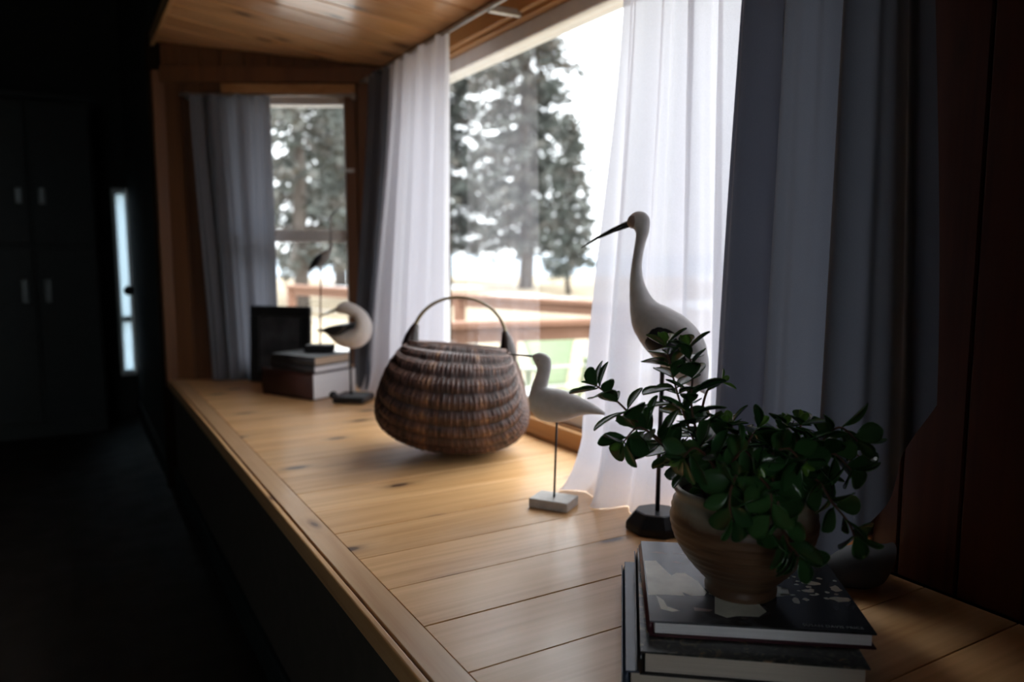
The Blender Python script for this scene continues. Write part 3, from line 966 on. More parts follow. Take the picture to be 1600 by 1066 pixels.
# tail of the lining lying on the seat
rows = []
verts, faces = [], []
TAc = catmull([(0.915, 0.800), (0.945, 0.765), (0.985, 0.730), (1.020, 0.700), (1.045, 0.680)], 6)
nu, nv = 28, 26
for i in range(nu + 1):
    s_ = i / nu
    p = lerp_path(TAc, s_)
    d = Vector((0.66, -0.75))
    n = Vector((d.y, -d.x))
    rad = 0.014 + 0.022 * s_ ** 0.7
    for j in range(nv + 1):
        a = math.radians(-95 + 395 * j / nv)
        k = rad * (1 + 0.10 * j / nv + 0.10 * math.sin(2 * a + 6 * s_) + 0.16 * noise.noise(Vector((s_ * 5, j * 0.22, 1.7))))
        q = p + n * math.cos(a) * k * 1.25 + d * 0.012 * math.sin(a) * s_
        verts.append((q.x, q.y, Z0 + 0.003 + max(0.0, rad * 0.9 + math.sin(a) * k * 0.9)))
for i in range(nu):
    for j in range(nv):
        a = i * (nv + 1) + j
        faces.append((a, a + 1, a + nv + 2, a + nv + 1))
link('rolled_hem', mesh('rolled_hem', verts, faces, 'lining_grey', True), gc)

rd = empty('curtain_rod', (1.0, 1.65, ZT))
tag(rd, 'thin metal curtain rod across the top of the big window', 'curtain rod', 'curtain rods')
tube('rod', [(0, -1.14, 0), (0, 1.2, 0)], 0.006, 'rod_metal', rd)
for yy in (-1.1, 0.2, 1.16):
    box('bracket', (0.0, yy - 0.008, -0.010), (0.098, yy + 0.008, 0.010), 'rod_metal', rd, 0.002)
rd = empty('curtain_rod', (*fp(0.45, 0.050), CAMZ + 0.60), math.atan2(fd.y, fd.x))
tag(rd, 'short metal curtain rod above the narrow far window', 'curtain rod', 'curtain rods')
tube('rod', [(-0.36, 0, 0), (0.30, 0, 0)], 0.006, 'rod_metal', rd)
for xx in (-0.34, 0.29):
    box('bracket', (xx - 0.008, 0.0, -0.010), (xx + 0.008, 0.05, 0.010), 'rod_metal', rd, 0.002)

# ------------------------------------------------------------------ carved birds
def bird_root(name, x, y, z, d, label, cat='bird figure'):
    r = empty(name, (x, y, z), math.atan2(d[1], d[0]))
    tag(r, label, cat, 'carved shore birds')
    return r


def cone_me(name, pts, mat, n=10):
    return tube_me(name, [p[:3] for p in pts], [p[3] for p in pts], mat, n)


def patch_me(name, outline, secs, side, mat, lift=0.0015, rings=5):
    """a wing laid on the flank of a lofted body"""
    fine = catmull(secs, 6)
    def half(s, z):
        best = 0.0
        for s1, z1, s2, z2, wd in fine:
            cx, cz, ax, az = (s1 + s2) / 2, (z1 + z2) / 2, (s1 - s2) / 2, (z1 - z2) / 2
            L2 = ax * ax + az * az
            if L2 < 1e-8: continue
            k = ((s - cx) * ax + (z - cz) * az) / L2
            if abs(k) > 1: continue
            ex, ez = s - cx - k * ax, z - cz - k * az
            dd = math.hypot(ex, ez)
            if dd < 0.012:
                best = max(best, wd * math.sqrt(1 - k * k))
        return best
    ol = catmull(outline + [outline[0]], 4)[:-1]
    cx = sum(p[0] for p in ol) / len(ol)
    cz = sum(p[1] for p in ol) / len(ol)
    verts, faces = [], []
    for r in range(rings + 1):
        s = 1 - r / rings
        for px, pz in ol:
            x, z = cx + (px - cx) * max(s, 0.02), cz + (pz - cz) * max(s, 0.02)
            verts.append((x, side * (half(x, z) + (lift if r else -0.002)), z))
    n = len(ol)
    for r in range(rings):
        for k in range(n):
            faces.append((r * n + k, r * n + (k + 1) % n, (r + 1) * n + (k + 1) % n, (r + 1) * n + k))
    faces.append(tuple(range(rings * n, rings * n + n)))
    return mesh(name, verts, faces, mat, True)


def eye(parent, s, y, z, r):
    for sd in (1, -1):
        me = bpy.data.meshes.new('eye')
        bm = bmesh.new()
        bmesh.ops.create_uvsphere(bm, u_segments=12, v_segments=8, radius=r, matrix=Matrix.Translation((s, sd * y, z)))
        bm.to_mesh(me); bm.free()
        me.materials.append(MATS['beak_black'])
        link('eye', me, parent)


# small white sandpiper on a block
S = [(-0.0468, 0.2986, -0.0468, 0.2979, 0.0008), (-0.0437, 0.3031, -0.0453, 0.2919, 0.006), (-0.032, 0.307, -0.0401, 0.2821, 0.01), (-0.0192, 0.3049, -0.0366, 0.2755, 0.0115), (-0.0095, 0.2959, -0.0373, 0.269, 0.0115), (-0.0079, 0.2799, -0.04, 0.2616, 0.0112), (-0.0105, 0.2637, -0.0447, 0.2493, 0.0115), (-0.0143, 0.2473, -0.0502, 0.2337, 0.0135), (-0.015, 0.239, -0.0541, 0.2188, 0.017), (-0.0026, 0.2381, -0.0541, 0.206, 0.021), (0.0146, 0.2366, -0.0473, 0.1865, 0.025), (0.0317, 0.233, -0.0275, 0.172, 0.027), (0.0468, 0.2271, 0.0017, 0.1701, 0.0265), (0.0617, 0.2213, 0.0284, 0.177, 0.023), (0.0766, 0.2148, 0.0528, 0.1879, 0.018), (0.0913, 0.2074, 0.075, 0.1932, 0.011), (0.1052, 0.1992, 0.1042, 0.1946, 0.004)]
br = bird_root('carved_sandpiper', 0.818, 1.245, Z0, (0.55, -0.83), 'small white carved sandpiper on a thin rod and pale square block, right of the basket')
link('body', loft_me('body', S, 'white_paint_wood', 4, 20, 0.02), br)
link('beak', cone_me('beak', [(-0.1007, 0, 0.2995, 0.0009), (-0.075, 0, 0.2993, 0.0018), (-0.0440, 0, 0.2986, 0.0026)], 'beak_black'), br)
eye(br, -0.0308, 0.0088, 0.2928, 0.0026)
tube('rod', [(0.0008, 0, 0.017), (0.0055, 0, 0.176)], 0.0022, 'black_metal', br)
box('base', (-0.041, -0.030, 0.0003), (0.041, 0.030, 0.0185), 'base_grey', br, 0.0012)

# tall white wading bird
S = [(-0.0635, 0.5554, -0.0631, 0.5513, 0.003), (-0.0592, 0.5671, -0.0589, 0.5452, 0.012), (-0.0473, 0.5746, -0.0537, 0.5441, 0.016), (-0.0336, 0.573, -0.0501, 0.5407, 0.0165), (-0.0248, 0.5598, -0.0486, 0.5342, 0.0155), (-0.0258, 0.5397, -0.0498, 0.5214, 0.0135), (-0.0315, 0.5196, -0.0525, 0.5011, 0.0125), (-0.0362, 0.4943, -0.0559, 0.4772, 0.013), (-0.0371, 0.4722, -0.0579, 0.4498, 0.015), (-0.03, 0.4433, -0.0573, 0.4188, 0.02), (-0.0152, 0.4197, -0.0555, 0.3947, 0.03), (0.0123, 0.4051, -0.0523, 0.374, 0.04), (0.0361, 0.3922, -0.0432, 0.3535, 0.047), (0.0598, 0.3727, -0.0271, 0.3316, 0.05), (0.0753, 0.348, -0.006, 0.3101, 0.048), (0.0826, 0.3214, 0.0184, 0.2889, 0.04), (0.0839, 0.2978, 0.0458, 0.2716, 0.028), (0.0829, 0.2739, 0.0711, 0.2595, 0.014), (0.0821, 0.2568, 0.0802, 0.255, 0.004)]
br = bird_root('carved_egret', 0.91, 1.041, Z0, (0.62, -0.785), 'tallest white carved wading bird with black beak and black wing, behind the potted plant')
bo = link('body', loft_me('body', S, 'egret_paint', 5, 24, 0.035), br)
link('beak', cone_me('beak', [(-0.15, 0, 0.5105, 0.0007), (-0.12, 0, 0.5285, 0.0026), (-0.09, 0, 0.5425, 0.0045), (-0.061, 0, 0.5535, 0.0066)], 'beak_black'), br)
link('face_patch', patch_me('face_patch', [(-0.0625, 0.556), (-0.058, 0.566), (-0.048, 0.566), (-0.045, 0.556), (-0.050, 0.547), (-0.0605, 0.548)], S, -1, 'face_brown', 0.0006, 3), bo)
link('face_patch', patch_me('face_patch', [(-0.0625, 0.556), (-0.058, 0.566), (-0.048, 0.566), (-0.045, 0.556), (-0.050, 0.547), (-0.0605, 0.548)], S, 1, 'face_brown', 0.0006, 3), bo)
eye(br, -0.0555, 0.0118, 0.5655, 0.0022)
WG = [(-0.024, 0.3473), (-0.0191, 0.3631), (-0.009, 0.372), (0.0045, 0.3752), (0.0198, 0.372), (0.0335, 0.3633), (0.0422, 0.3483), (0.0493, 0.33), (0.055, 0.305), (0.045, 0.295), (0.03, 0.305), (0.0107, 0.3182), (-0.0133, 0.3305)]
for sd in (-1, 1):
    link('wing', patch_me('wing', WG, S, sd, 'black_wood'), br)
tube('rod', [(-0.0002, 0, 0.033), (0.0035, 0, 0.31)], 0.0042, 'black_metal', br)
v = []
for r0, z in ((0.052, 0.0004), (0.052, 0.014), (0.036, 0.036)):
    for a in range(8):
        th = PI / 8 + a * PI / 4
        k = 1.0 / max(abs(math.cos(th)), abs(math.sin(th)))
        cx, cy = math.cos(th) * k, math.sin(th) * k
        v.append((cx * r0 * 1.15 * (0.9 if a % 2 else 0.9), cy * r0 * 0.95, z))
f = [tuple(range(7, -1, -1)), tuple(range(16, 24))]
for q in range(2):
    for a in range(8):
        f.append((q * 8 + a, q * 8 + (a + 1) % 8, q * 8 + 8 + (a + 1) % 8, q * 8 + 8 + a))
link('base', bevel_mesh(mesh('base', v, f, 'black_wood'), 0.002), br)

# preening bird by the far books
S = [(-0.0618, 0.3209, -0.062, 0.3127, 0.004), (-0.0507, 0.3312, -0.0567, 0.3034, 0.018), (-0.031, 0.3407, -0.0407, 0.2996, 0.024), (-0.0053, 0.3358, -0.0257, 0.297, 0.026), (0.0222, 0.322, -0.0085, 0.2932, 0.028), (0.0453, 0.3021, 0.0063, 0.2833, 0.031), (0.0608, 0.27, 0.0111, 0.2692, 0.036), (0.0635, 0.2397, 0.0056, 0.2548, 0.042), (0.0518, 0.211, -0.0118, 0.2484, 0.046), (0.0233, 0.1879, -0.027, 0.2461, 0.046), (-0.0135, 0.1826, -0.0465, 0.2465, 0.043), (-0.048, 0.1904, -0.0617, 0.2474, 0.036), (-0.0778, 0.2143, -0.0812, 0.2483, 0.025), (-0.1035, 0.2343, -0.1031, 0.2467, 0.014), (-0.1331, 0.2399, -0.1322, 0.2432, 0.003)]
br = bird_root('carved_curlew', 0.832, 2.50, Z0, (0.75, -0.66), 'cream carved curlew with its head turned back over a black wing, beside the far books')
bo = link('body', loft_me('body', S, 'preen_paint', 4, 20), br)
link('beak', cone_me('beak', [(-0.1291, 0, 0.2864, 0.0015), (-0.10, 0, 0.2985, 0.003), (-0.055, 0, 0.315, 0.006)], 'beak_black'), br)
WG = [(-0.1031, 0.2467), (-0.0722, 0.2595), (-0.03, 0.2650), (-0.0027, 0.2660), (-0.0074, 0.2546), (-0.0185, 0.2401), (-0.0339, 0.2296), (-0.06, 0.227), (-0.0816, 0.2368)]
me = bpy.data.meshes.new('wing')
vv, ff = [], []
WGc = catmull(WG + [WG[0]], 3)[:-1]
for yy, sc in ((-0.047, 0.55), (-0.045, 0.85), (-0.036, 1.0), (0.036, 1.0), (0.045, 0.85), (0.047, 0.55)):
    for a, b_ in WGc:
        vv.append((-0.048 + (a + 0.048) * sc, yy, 0.247 + (b_ - 0.247) * sc))
n = len(WGc)
for q in range(5):
    for k in range(n):
        ff.append((q * n + k, q * n + (k + 1) % n, (q + 1) * n + (k + 1) % n, (q + 1) * n + k))
ff += [tuple(range(n - 1, -1, -1)), tuple(range(5 * n, 6 * n))]
link('wing', mesh('wing', vv, ff, 'black_wood', True), br)
link('tail', cone_me('tail', [(-0.137, 0, 0.241, 0.002), (-0.122, 0, 0.2415, 0.005), (-0.100, 0, 0.2405, 0.0085)], 'tail_brown'), br)
tube('rod', [(-0.0152, 0, 0.022), (-0.0150, 0, 0.19)], 0.004, 'black_metal', br)
box('base', (-0.062, -0.055, 0.0004), (0.052, 0.050, 0.026), 'black_wood', br, 0.008, 2)
me = bpy.data.meshes.new('ball')
bm = bmesh.new(); bmesh.ops.create_uvsphere(bm, u_segments=16, v_segments=10, radius=0.014, matrix=Matrix.Translation((-0.06, -0.045, 0.028))); bm.to_mesh(me); bm.free()
me.materials.append(MATS['black_wood']); link('ball', me, br)

# slender bird on the far stack of books
TZ = Z0 + 0.149
S = [(-0.0352, 0.4406, -0.0337, 0.4391, 0.002), (-0.0227, 0.4675, -0.0195, 0.4515, 0.01), (-0.0052, 0.4929, 0.0098, 0.4559, 0.018), (0.0223, 0.5095, 0.0322, 0.4711, 0.02), (0.0386, 0.5197, 0.0467, 0.4965, 0.014), (0.0447, 0.5291, 0.0547, 0.5218, 0.008), (0.0467, 0.5507, 0.0561, 0.5486, 0.006), (0.0483, 0.5832, 0.0563, 0.5832, 0.005), (0.0463, 0.6155, 0.0549, 0.6141, 0.0055), (0.046, 0.632, 0.056, 0.6277, 0.008), (0.0534, 0.6392, 0.059, 0.632, 0.004)]
S = [(a, b_ - 0.149, c, d - 0.149, e) for a, b_, c, d, e in S]
br = bird_root('carved_crane', 0.782, 2.736, TZ, (0.865, -0.5), 'slender grey carved crane looking up, on a thin rod atop the far book stack')
bo = link('body', loft_me('body', S, 'thin_bird_grey', 4, 16), br)
for sd in (-1, 1):
    link('wing', patch_me('wing', [(-0.033, 0.292), (-0.018, 0.322), (0.0, 0.345), (0.022, 0.354), (0.024, 0.338), (0.012, 0.318), (-0.012, 0.303)], S, sd, 'black_wood', 0.002, 3), bo)
link('beak', cone_me('beak', [(0.086, 0, 0.5188, 0.001), (0.070, 0, 0.5030, 0.002), (0.0535, 0, 0.4850, 0.0035)], 'beak_black'), br)
tube('rod', [(0.0015, 0, 0.024), (0.0121, 0, 0.315)], 0.003, 'tail_brown', br)
box('base', (-0.050, -0.028, 0.0004), (0.050, 0.028, 0.026), 'black_wood', br, 0.003)

# ------------------------------------------------------------------ basket
BK = empty('woven_basket', (0.815, 1.715, Z0 + 0.002), math.atan2(-0.56, 0.83))
BK.rotation_euler = (math.radians(-5), math.radians(4.5), math.atan2(-0.56, 0.83))
tag(BK, 'round brown woven willow basket with a thin arched handle', 'basket')
RT = [(0, 0.075), (13, 0.135), (26, 0.188), (40, 0.226), (55, 0.252), (70, 0.262), (82, 0.256), (90, 0.248)]
RTc = catmull(RT, 8)
def R_of(v):
    dg = math.degrees(v)
    if dg > 90: dg = 180 - dg
    for (a, ra), (b_, rb) in zip(RTc, RTc[1:]):
        if dg <= b_:
            return ra + (rb - ra) * (dg - a) / max(1e-6, b_ - a)
    return RTc[-1][1]
def bk(phi, v):
    sv = max(0.0, math.sin(v)) ** 0.75
    a = 0.120 * math.cos(phi) + 0.093 * sv * math.sin(2 * phi)
    rho = R_of(v) * max(0.0, math.sin(phi)) ** 0.78
    return Vector((a, -rho * math.cos(v), 0.258 - rho * math.sin(v)))
NP, NV, ROWS, RIBS = 480, 252, 120, 21
verts, faces, strand_shade = [], [], []
rr = random.Random(5)
tone = [min(1, max(0, rr.gauss(0.42, 0.16))) for _ in range(ROWS)]
for k in (44, 45, 46, 66, 67, 68): tone[k] = 0.85
for k in (20, 28, 29, 57, 84, 85, 99): tone[k] = 0.65
for i in range(NP + 1):
    phi = 0.02 + (PI - 0.04) * i / NP
    row = min(ROWS - 1, int(i / NP * ROWS))
    fr = i / NP * ROWS - row
    for j in range(NV + 1):
        v = PI * j / NV
        p = bk(phi, v)
        q = (p - Vector((0, 0, 0.14)))
        nrm = q.normalized()
        rib = abs(math.cos(RIBS * v / 1.0)) ** 1.1
        over = math.cos(RIBS * v + PI * (row % 2) + 0.6 * math.sin(row * 1.7))
        fade = math.sin(phi) ** 0.5
        h = 0.0075 * rib * fade + 0.0011 * over * math.sin(PI * fr) * fade + 0.0018 * noise.noise(p * 60)
        h += -0.0015 * (1 - math.sin(PI * fr))
        verts.append(p + nrm * h)
        strand_shade.append(min(1, max(0, tone[row] + 0.25 * noise.noise(p * 40 + Vector((row * 3.1, 0, 0))) - 0.40 * (1 - rib) ** 1.3)))  # last term darkens the valleys between ribs as painted shade
for i in range(NP):
    for j in range(NV):
        a = i * (NV + 1) + j
        faces.append((a, a + 1, a + NV + 2, a + NV + 1))
me = mesh('woven_body', verts, faces, 'willow', True)
at_ = me.attributes.new('strand_shade', 'FLOAT', 'POINT')
at_.data.foreach_set('value', strand_shade)
wb = link('woven_body', me, BK); wb['kind'] = 'stuff'
Mr = BK.rotation_euler.to_matrix()
BK.location.z = Z0 + 0.0008 - min((Mr @ Vector(v)).z for v in verts)       # rests on its lowest strands
rim = [bk(0.02 + (PI - 0.04) * k / 40, 0) for k in range(41)] + [bk(0.02 + (PI - 0.04) * k / 40, PI) for k in range(39, 0, -1)]
tube('rim', [(p.x, p.y, p.z + 0.001) for p in rim], 0.0075, 'willow_rim', BK, 10, True)
for k in range(1, RIBS):
    v = PI * k / RIBS
    pts = []
    for q in range(29):
        phi = 0.03 + (PI - 0.06) * q / 28
        p = bk(phi, v)
        pts.append(p + (p - Vector((0, 0, 0.14))).normalized() * (0.0035))
    tube('rib', pts, 0.0035, 'willow_rim', BK, 6)
hp = []
for k in range(41):
    a = PI * k / 40
    hp.append((0.121 * math.cos(a), 0, 0.252 + 0.132 * math.sin(a) ** 0.8))
tube('handle', hp, [0.0048 if 4 < k < 36 else 0.007 for k in range(41)], 'willow_handle', BK, 10, False, (Vector((0, 0, 1)), 0.75))
for sd in (1, -1):
    pts = [(sd * (0.121 + 0.0), 0, 0.238), (sd * 0.123, 0, 0.258), (sd * 0.121, 0, 0.275), (sd * 0.117, 0, 0.292), (sd * 0.112, 0, 0.308)]
    tube('handle_wrap', pts, [0.026, 0.022, 0.018, 0.013, 0.008], 'willow_wrap', BK, 12)
    verts, faces = [], []
for k in range(-3, 4):
    for sd in (1, -1):
        pts = [(sd * 0.119, 0.002 * k, 0.300), (sd * 0.124, 0.006 * k, 0.27), (sd * 0.128, 0.010 * k, 0.245)]
        tube('lashing', pts, 0.003, 'willow_wrap', BK, 6)

# ------------------------------------------------------------------ books
def book(name, x, y, z, ang, W, D, T, cover, pages, label, group, spine=True, top=None, cv=0.0025, overhang=0.004):
    """front-left corner of the bottom at (x, y, z); spine along the left edge"""
    r = empty(name, (x, y, z), ang)
    tag(r, label, 'book', group)
    box('page_block', (0.006, overhang, cv), (W - overhang, D - overhang, T - cv), pages, r, 0.0005)
    box('back_cover', (0, 0, 0), (W, D, cv), cover, r, 0.0006)
    tp = box('front_cover', (0, 0, T - cv), (W, D, T), top or cover, r, 0.0006)
    if spine:
        n = 8
        poly = [(0.004, cv * 0.5)] + [(0.003 - 0.006 * math.sin(PI * k / n), cv * 0.3 + (T - cv * 0.6) * k / n) for k in range(n + 1)] + [(0.004, T - cv * 0.5)]
        v = [(a, 0.0005, b_) for a, b_ in poly] + [(a, D - 0.0005, b_) for a, b_ in poly]
        m_ = len(poly)
        f = [tuple(range(m_)), tuple(range(2 * m_ - 1, m_ - 1, -1))] + [(i, (i + 1) % m_, m_ + (i + 1) % m_, m_ + i) for i in range(m_)]
        link('spine', fix_normals(mesh('spine', v, f, cover, True)), r)
    return r, tp


G1 = 'books under the potted plant'
A1 = math.atan2(-0.605, 0.797)
b3, _ = book('large_book', 0.523, 0.646, Z0 + 0.0002, math.atan2(-0.618, 0.786), 0.245, 0.313, 0.0315, 'cover_blue', 'page_cream', 'bottom book of the stack under the potted plant, dark blue cover', G1)
b2, t2 = book('large_book', 0.530, 0.630, Z0 + 0.0322, math.atan2(-0.626, 0.78), 0.243, 0.306, 0.0282, 'cover_black', 'page_cream', 'middle book under the potted plant, black with a speckled jacket', G1, top='cover_fleck')
b1, t1_ = book('large_book', 0.56, 0.65, Z0 + 0.0608, A1, 0.25, 0.25, 0.0192, 'cover_maroon', 'page_white', 'top book under the potted plant with white pages and a dark photographic cover', G1, top='cover_photo')
b2_j = box('jacket_edge', (-0.0045, 0.002, 0.004), (-0.0030, 0.30, 0.026), 'jacket_plastic', b2, 0.0006)
b3_j = box('jacket_edge', (-0.0045, 0.002, 0.004), (-0.0030, 0.308, 0.028), 'jacket_plastic', b3, 0.0006)
# flat print on the top cover
TZc = 0.0192 + 0.00012
polys = {
 'print_pale': [
  [(0.002, 0.1755), (0.0178, 0.1777), (0.0305, 0.1407), (0.0354, 0.13), (0.0419, 0.1393), (0.0534, 0.1407), (0.0668, 0.1174), (0.075, 0.0844), (0.0705, 0.0738), (0.0553, 0.0719), (0.0444, 0.0805), (0.0467, 0.0708), (0.0232, 0.0714), (0.002, 0.0675)],
  [(0.0112, 0.0689), (0.0199, 0.0552), (0.0229, 0.039), (0.0376, 0.0293), (0.0281, 0.0259), (0.0151, 0.0311)],
  [(0.0834, 0.0754), (0.0913, 0.0864), (0.1245, 0.0805), (0.1308, 0.0691), (0.1385, 0.0396), (0.1267, 0.0248), (0.1026, 0.024), (0.0897, 0.018), (0.077, 0.0274)],
  [(0.0792, 0.0925), (0.0869, 0.1013), (0.0939, 0.0892), (0.0834, 0.0754), (0.0765, 0.0795)],
  [(0.1623, 0.1159), (0.1777, 0.1074), (0.1758, 0.0894), (0.1607, 0.0825), (0.1439, 0.0829), (0.1552, 0.0969)]],
 'print_grey': [[(0.0541, 0.0406), (0.0762, 0.0364), (0.0715, 0.0313), (0.0542, 0.0314)],
  [(0.0098, 0.2064), (0.02, 0.212), (0.0375, 0.2042), (0.024, 0.2042)], [(0.043, 0.2093), (0.052, 0.2050), (0.0624, 0.2095), (0.052, 0.2075)], [(0.0389, 0.1762), (0.046, 0.180), (0.0565, 0.1722), (0.046, 0.1720)]]}
blobs = [(0.2107, 0.1283, 0.0124, 0.0058), (0.2375, 0.1151, 0.0084, 0.0101), (0.2336, 0.0845, 0.0134, 0.0096), (0.2014, 0.1037, 0.0084, 0.0054), (0.1804, 0.0728, 0.0053, 0.0103), (0.193, 0.0783, 0.0043, 0.0046), (0.1831, 0.1417, 0.0046, 0.0047), (0.2257, 0.1443, 0.0041, 0.0035), (0.243, 0.1393, 0.0034, 0.0035), (0.1695, 0.0896, 0.0065, 0.0032), (0.2185, 0.0848, 0.0039, 0.0032), (0.21, 0.0961, 0.0031, 0.0027), (0.1953, 0.1323, 0.0032, 0.0023), (0.1791, 0.0898, 0.0043, 0.002)]
rb = random.Random(9)
for x, y, a, b_ in blobs + [(rb.uniform(0.15, 0.245), rb.uniform(0.09, 0.24), rb.uniform(0.002, 0.006), rb.uniform(0.001, 0.004)) for _ in range(26)]:
    polys['print_pale'].append([(x + a * math.cos(k * PI / 5) * rb.uniform(0.6, 1.15), y + b_ * math.sin(k * PI / 5) * rb.uniform(0.6, 1.15)) for k in range(10)])
def print_me(lst, mt):
    v, f = [], []
    for pl in lst:
        i0 = len(v)
        v += [(min(0.2485, x), y, TZc) for x, y in pl]
        f.append(tuple(range(i0, i0 + len(pl))))
    me = mesh('cover_print', v, f, mt)
    bm = bmesh.new(); bm.from_mesh(me)
    bmesh.ops.triangulate(bm, faces=bm.faces)
    for fc in bm.faces:
        if fc.normal.z < 0: fc.normal_flip()
    bm.to_mesh(me); bm.free()
    return me
small = polys['print_pale'][19:]
for mt, lst in (('print_pale', polys['print_pale'][:19]), ('print_grey', polys['print_grey'])):
    for pl in lst:
        link('cover_print', print_me([pl], mt), t1_)
link('cover_flecks', print_me(small, 'print_pale'), t1_)['kind'] = 'stuff'
fc = bpy.data.curves.new('lettering', 'FONT')
fc.body = 'SUSAN DAVIS PRICE'
fc.size = 0.0078
fc.space_character = 1.08
fo = bpy.data.objects.new('lettering_source', fc)
COL.objects.link(fo)
bpy.context.view_layer.update()
me = bpy.data.meshes.new_from_object(fo)
bpy.data.objects.remove(fo)
xs = [v.co.x for v in me.vertices]
k = 0.066 / max(0.001, (max(xs) - min(xs)))
for v in me.vertices:
    v.co = Vector((0.1725 + v.co.x * k, 0.0085 + v.co.y * k * 1.05, TZc + 0.0001))
me.materials.clear(); me.materials.append(MATS['print_letter'])
link('lettering', me, t1_)

# far stack
G2 = 'books in the far corner of the seat'
A2 = math.atan2(-0.256, 0.074)
fx_, fy_ = 0.708, 2.578
e_f = Vector((0.897, 0.442)); e_s = Vector((-0.278, 0.96))
ang = math.atan2(e_f.y, e_f.x)
book('thick_book', fx_, fy_, Z0 + 0.0002, ang, 0.205, 0.262, 0.0935, 'cover_brown', 'page_white', 'very thick brown book at the bottom of the far stack', G2, cv=0.004, overhang=0.001)
book('slim_book', fx_ + 0.004 + 0.004, fy_ + 0.004, Z0 + 0.0940, ang, 0.165, 0.225, 0.024, 'cover_dark_grey', 'page_white', 'slim white-paged book in the middle of the far stack', G2, overhang=0.002)
book('slim_book', fx_ + 0.004 + 0.006, fy_ + 0.006, Z0 + 0.1184, ang, 0.165, 0.222, 0.030, 'cover_dark_grey', 'page_tan', 'slim tan-paged book on top of the far stack', G2, overhang=0.002)

# picture frame leaning by the far curtain
pf = empty('picture_frame', (0.602, 3.088, Z0 + 0.003))
pf.rotation_euler = (math.radians(-4), 0, math.atan2(-0.714, 0.70))
tag(pf, 'black picture frame leaning against the grey curtain behind the far books', 'picture frame')
FW, FH = 0.26, 0.298
box('frame_rail', (0, 0, 0), (FW, 0.018, 0.040), 'frame_black', pf, 0.003)
box('frame_rail', (0, 0, FH - 0.040), (FW, 0.018, FH), 'frame_black', pf, 0.003)
box('frame_stile', (0, 0, 0.040), (0.040, 0.018, FH - 0.040), 'frame_black', pf, 0.003)
box('frame_stile', (FW - 0.040, 0, 0.040), (FW, 0.018, FH - 0.040), 'frame_black', pf, 0.003)
box('photograph', (0.040, 0.008, 0.040), (FW - 0.040, 0.014, FH - 0.040), 'photo_print', pf)

# ------------------------------------------------------------------ potted plant
PX, PY, PZ = 0.7115, 0.6555, Z0 + 0.0802
pp = empty('potted_plant', (PX, PY, PZ))
tag(pp, 'trailing glossy green jade-like plant in a brown stoneware pot on the stacked books', 'potted plant')
prof = [(0.001, 0.0), (0.041, 0.0), (0.0435, 0.002), (0.044, 0.008), (0.042, 0.012), (0.0425, 0.015), (0.047, 0.020)]
for k in range(26):
    s = k / 25
    r = 0.048 + 0.041 * math.sin(s * PI / 2) ** 0.9
    z = 0.022 + 0.073 * s
    prof.append((r + 0.0007 * math.sin(k * 2.1), z))
prof += [(0.0885, 0.099), (0.0870, 0.104), (0.0880, 0.107), (0.0855, 0.111), (0.0862, 0.114), (0.0825, 0.118), (0.0808, 0.122), (0.0825, 0.126), (0.0852, 0.129), (0.0862, 0.1325), (0.0848, 0.1355), (0.0815, 0.1360), (0.0785, 0.1335), (0.0770, 0.126), (0.0790, 0.115), (0.001, 0.114)]
link('pot', lathe_me('pot', prof, 'stoneware', 56, 0.004), pp)
v, f = [(0, 0, 0.124)], []
for k in range(1, 5):
    for a in range(24):
        th = 2 * PI * a / 24
        v.append((0.0765 * k / 4 * math.cos(th), 0.0765 * k / 4 * math.sin(th), 0.122 + 0.004 * noise.noise(Vector((k, a, 3.3)))))
for a in range(24):
    f.append((0, 1 + a, 1 + (a + 1) % 24))
for k in range(3):
    for a in range(24):
        f.append((1 + k * 24 + a, 1 + (k + 1) * 24 + a, 1 + (k + 1) * 24 + (a + 1) % 24, 1 + k * 24 + (a + 1) % 24))
link('soil', mesh('soil', v, f, 'soil', True), pp)


def leaf_me(name, mat, wd, cup, curl):
    wd *= 1.12
    rows = [(0.0, 0.05), (0.10, 0.07), (0.22, 0.45), (0.40, 0.82), (0.58, 1.0), (0.75, 0.93), (0.89, 0.62), (0.97, 0.28), (1.0, 0.03)]
    verts, faces = [], []
    for s, q in rows:
        for c in (-1, -0.5, 0, 0.5, 1):
            verts.append((s, c * q * wd, cup * abs(c) * q * wd * abs(c) - curl * s * s + 0.012 * (c == 0) * -1))
    n = len(rows)
    top = len(verts)
    verts += [(x, y * 0.96, z - 0.035 * (1 if 0 < x < 1 else 0.3)) for x, y, z in verts]
    for i in range(n - 1):
        for c in range(4):
            a = i * 5 + c
            faces.append((a, a + 5, a + 6, a + 1))
            faces.append((top + a, top + a + 1, top + a + 6, top + a + 5))
    ring = [i * 5 for i in range(n)] + [(n - 1) * 5 + c for c in range(1, 5)] + [i * 5 + 4 for i in range(n - 2, -1, -1)] + [3, 2, 1]
    for k in range(len(ring)):
        a, b_ = ring[k], ring[(k + 1) % len(ring)]
        faces.append((a, b_, top + b_, top + a))
    return mesh(name, verts, faces, mat, True)


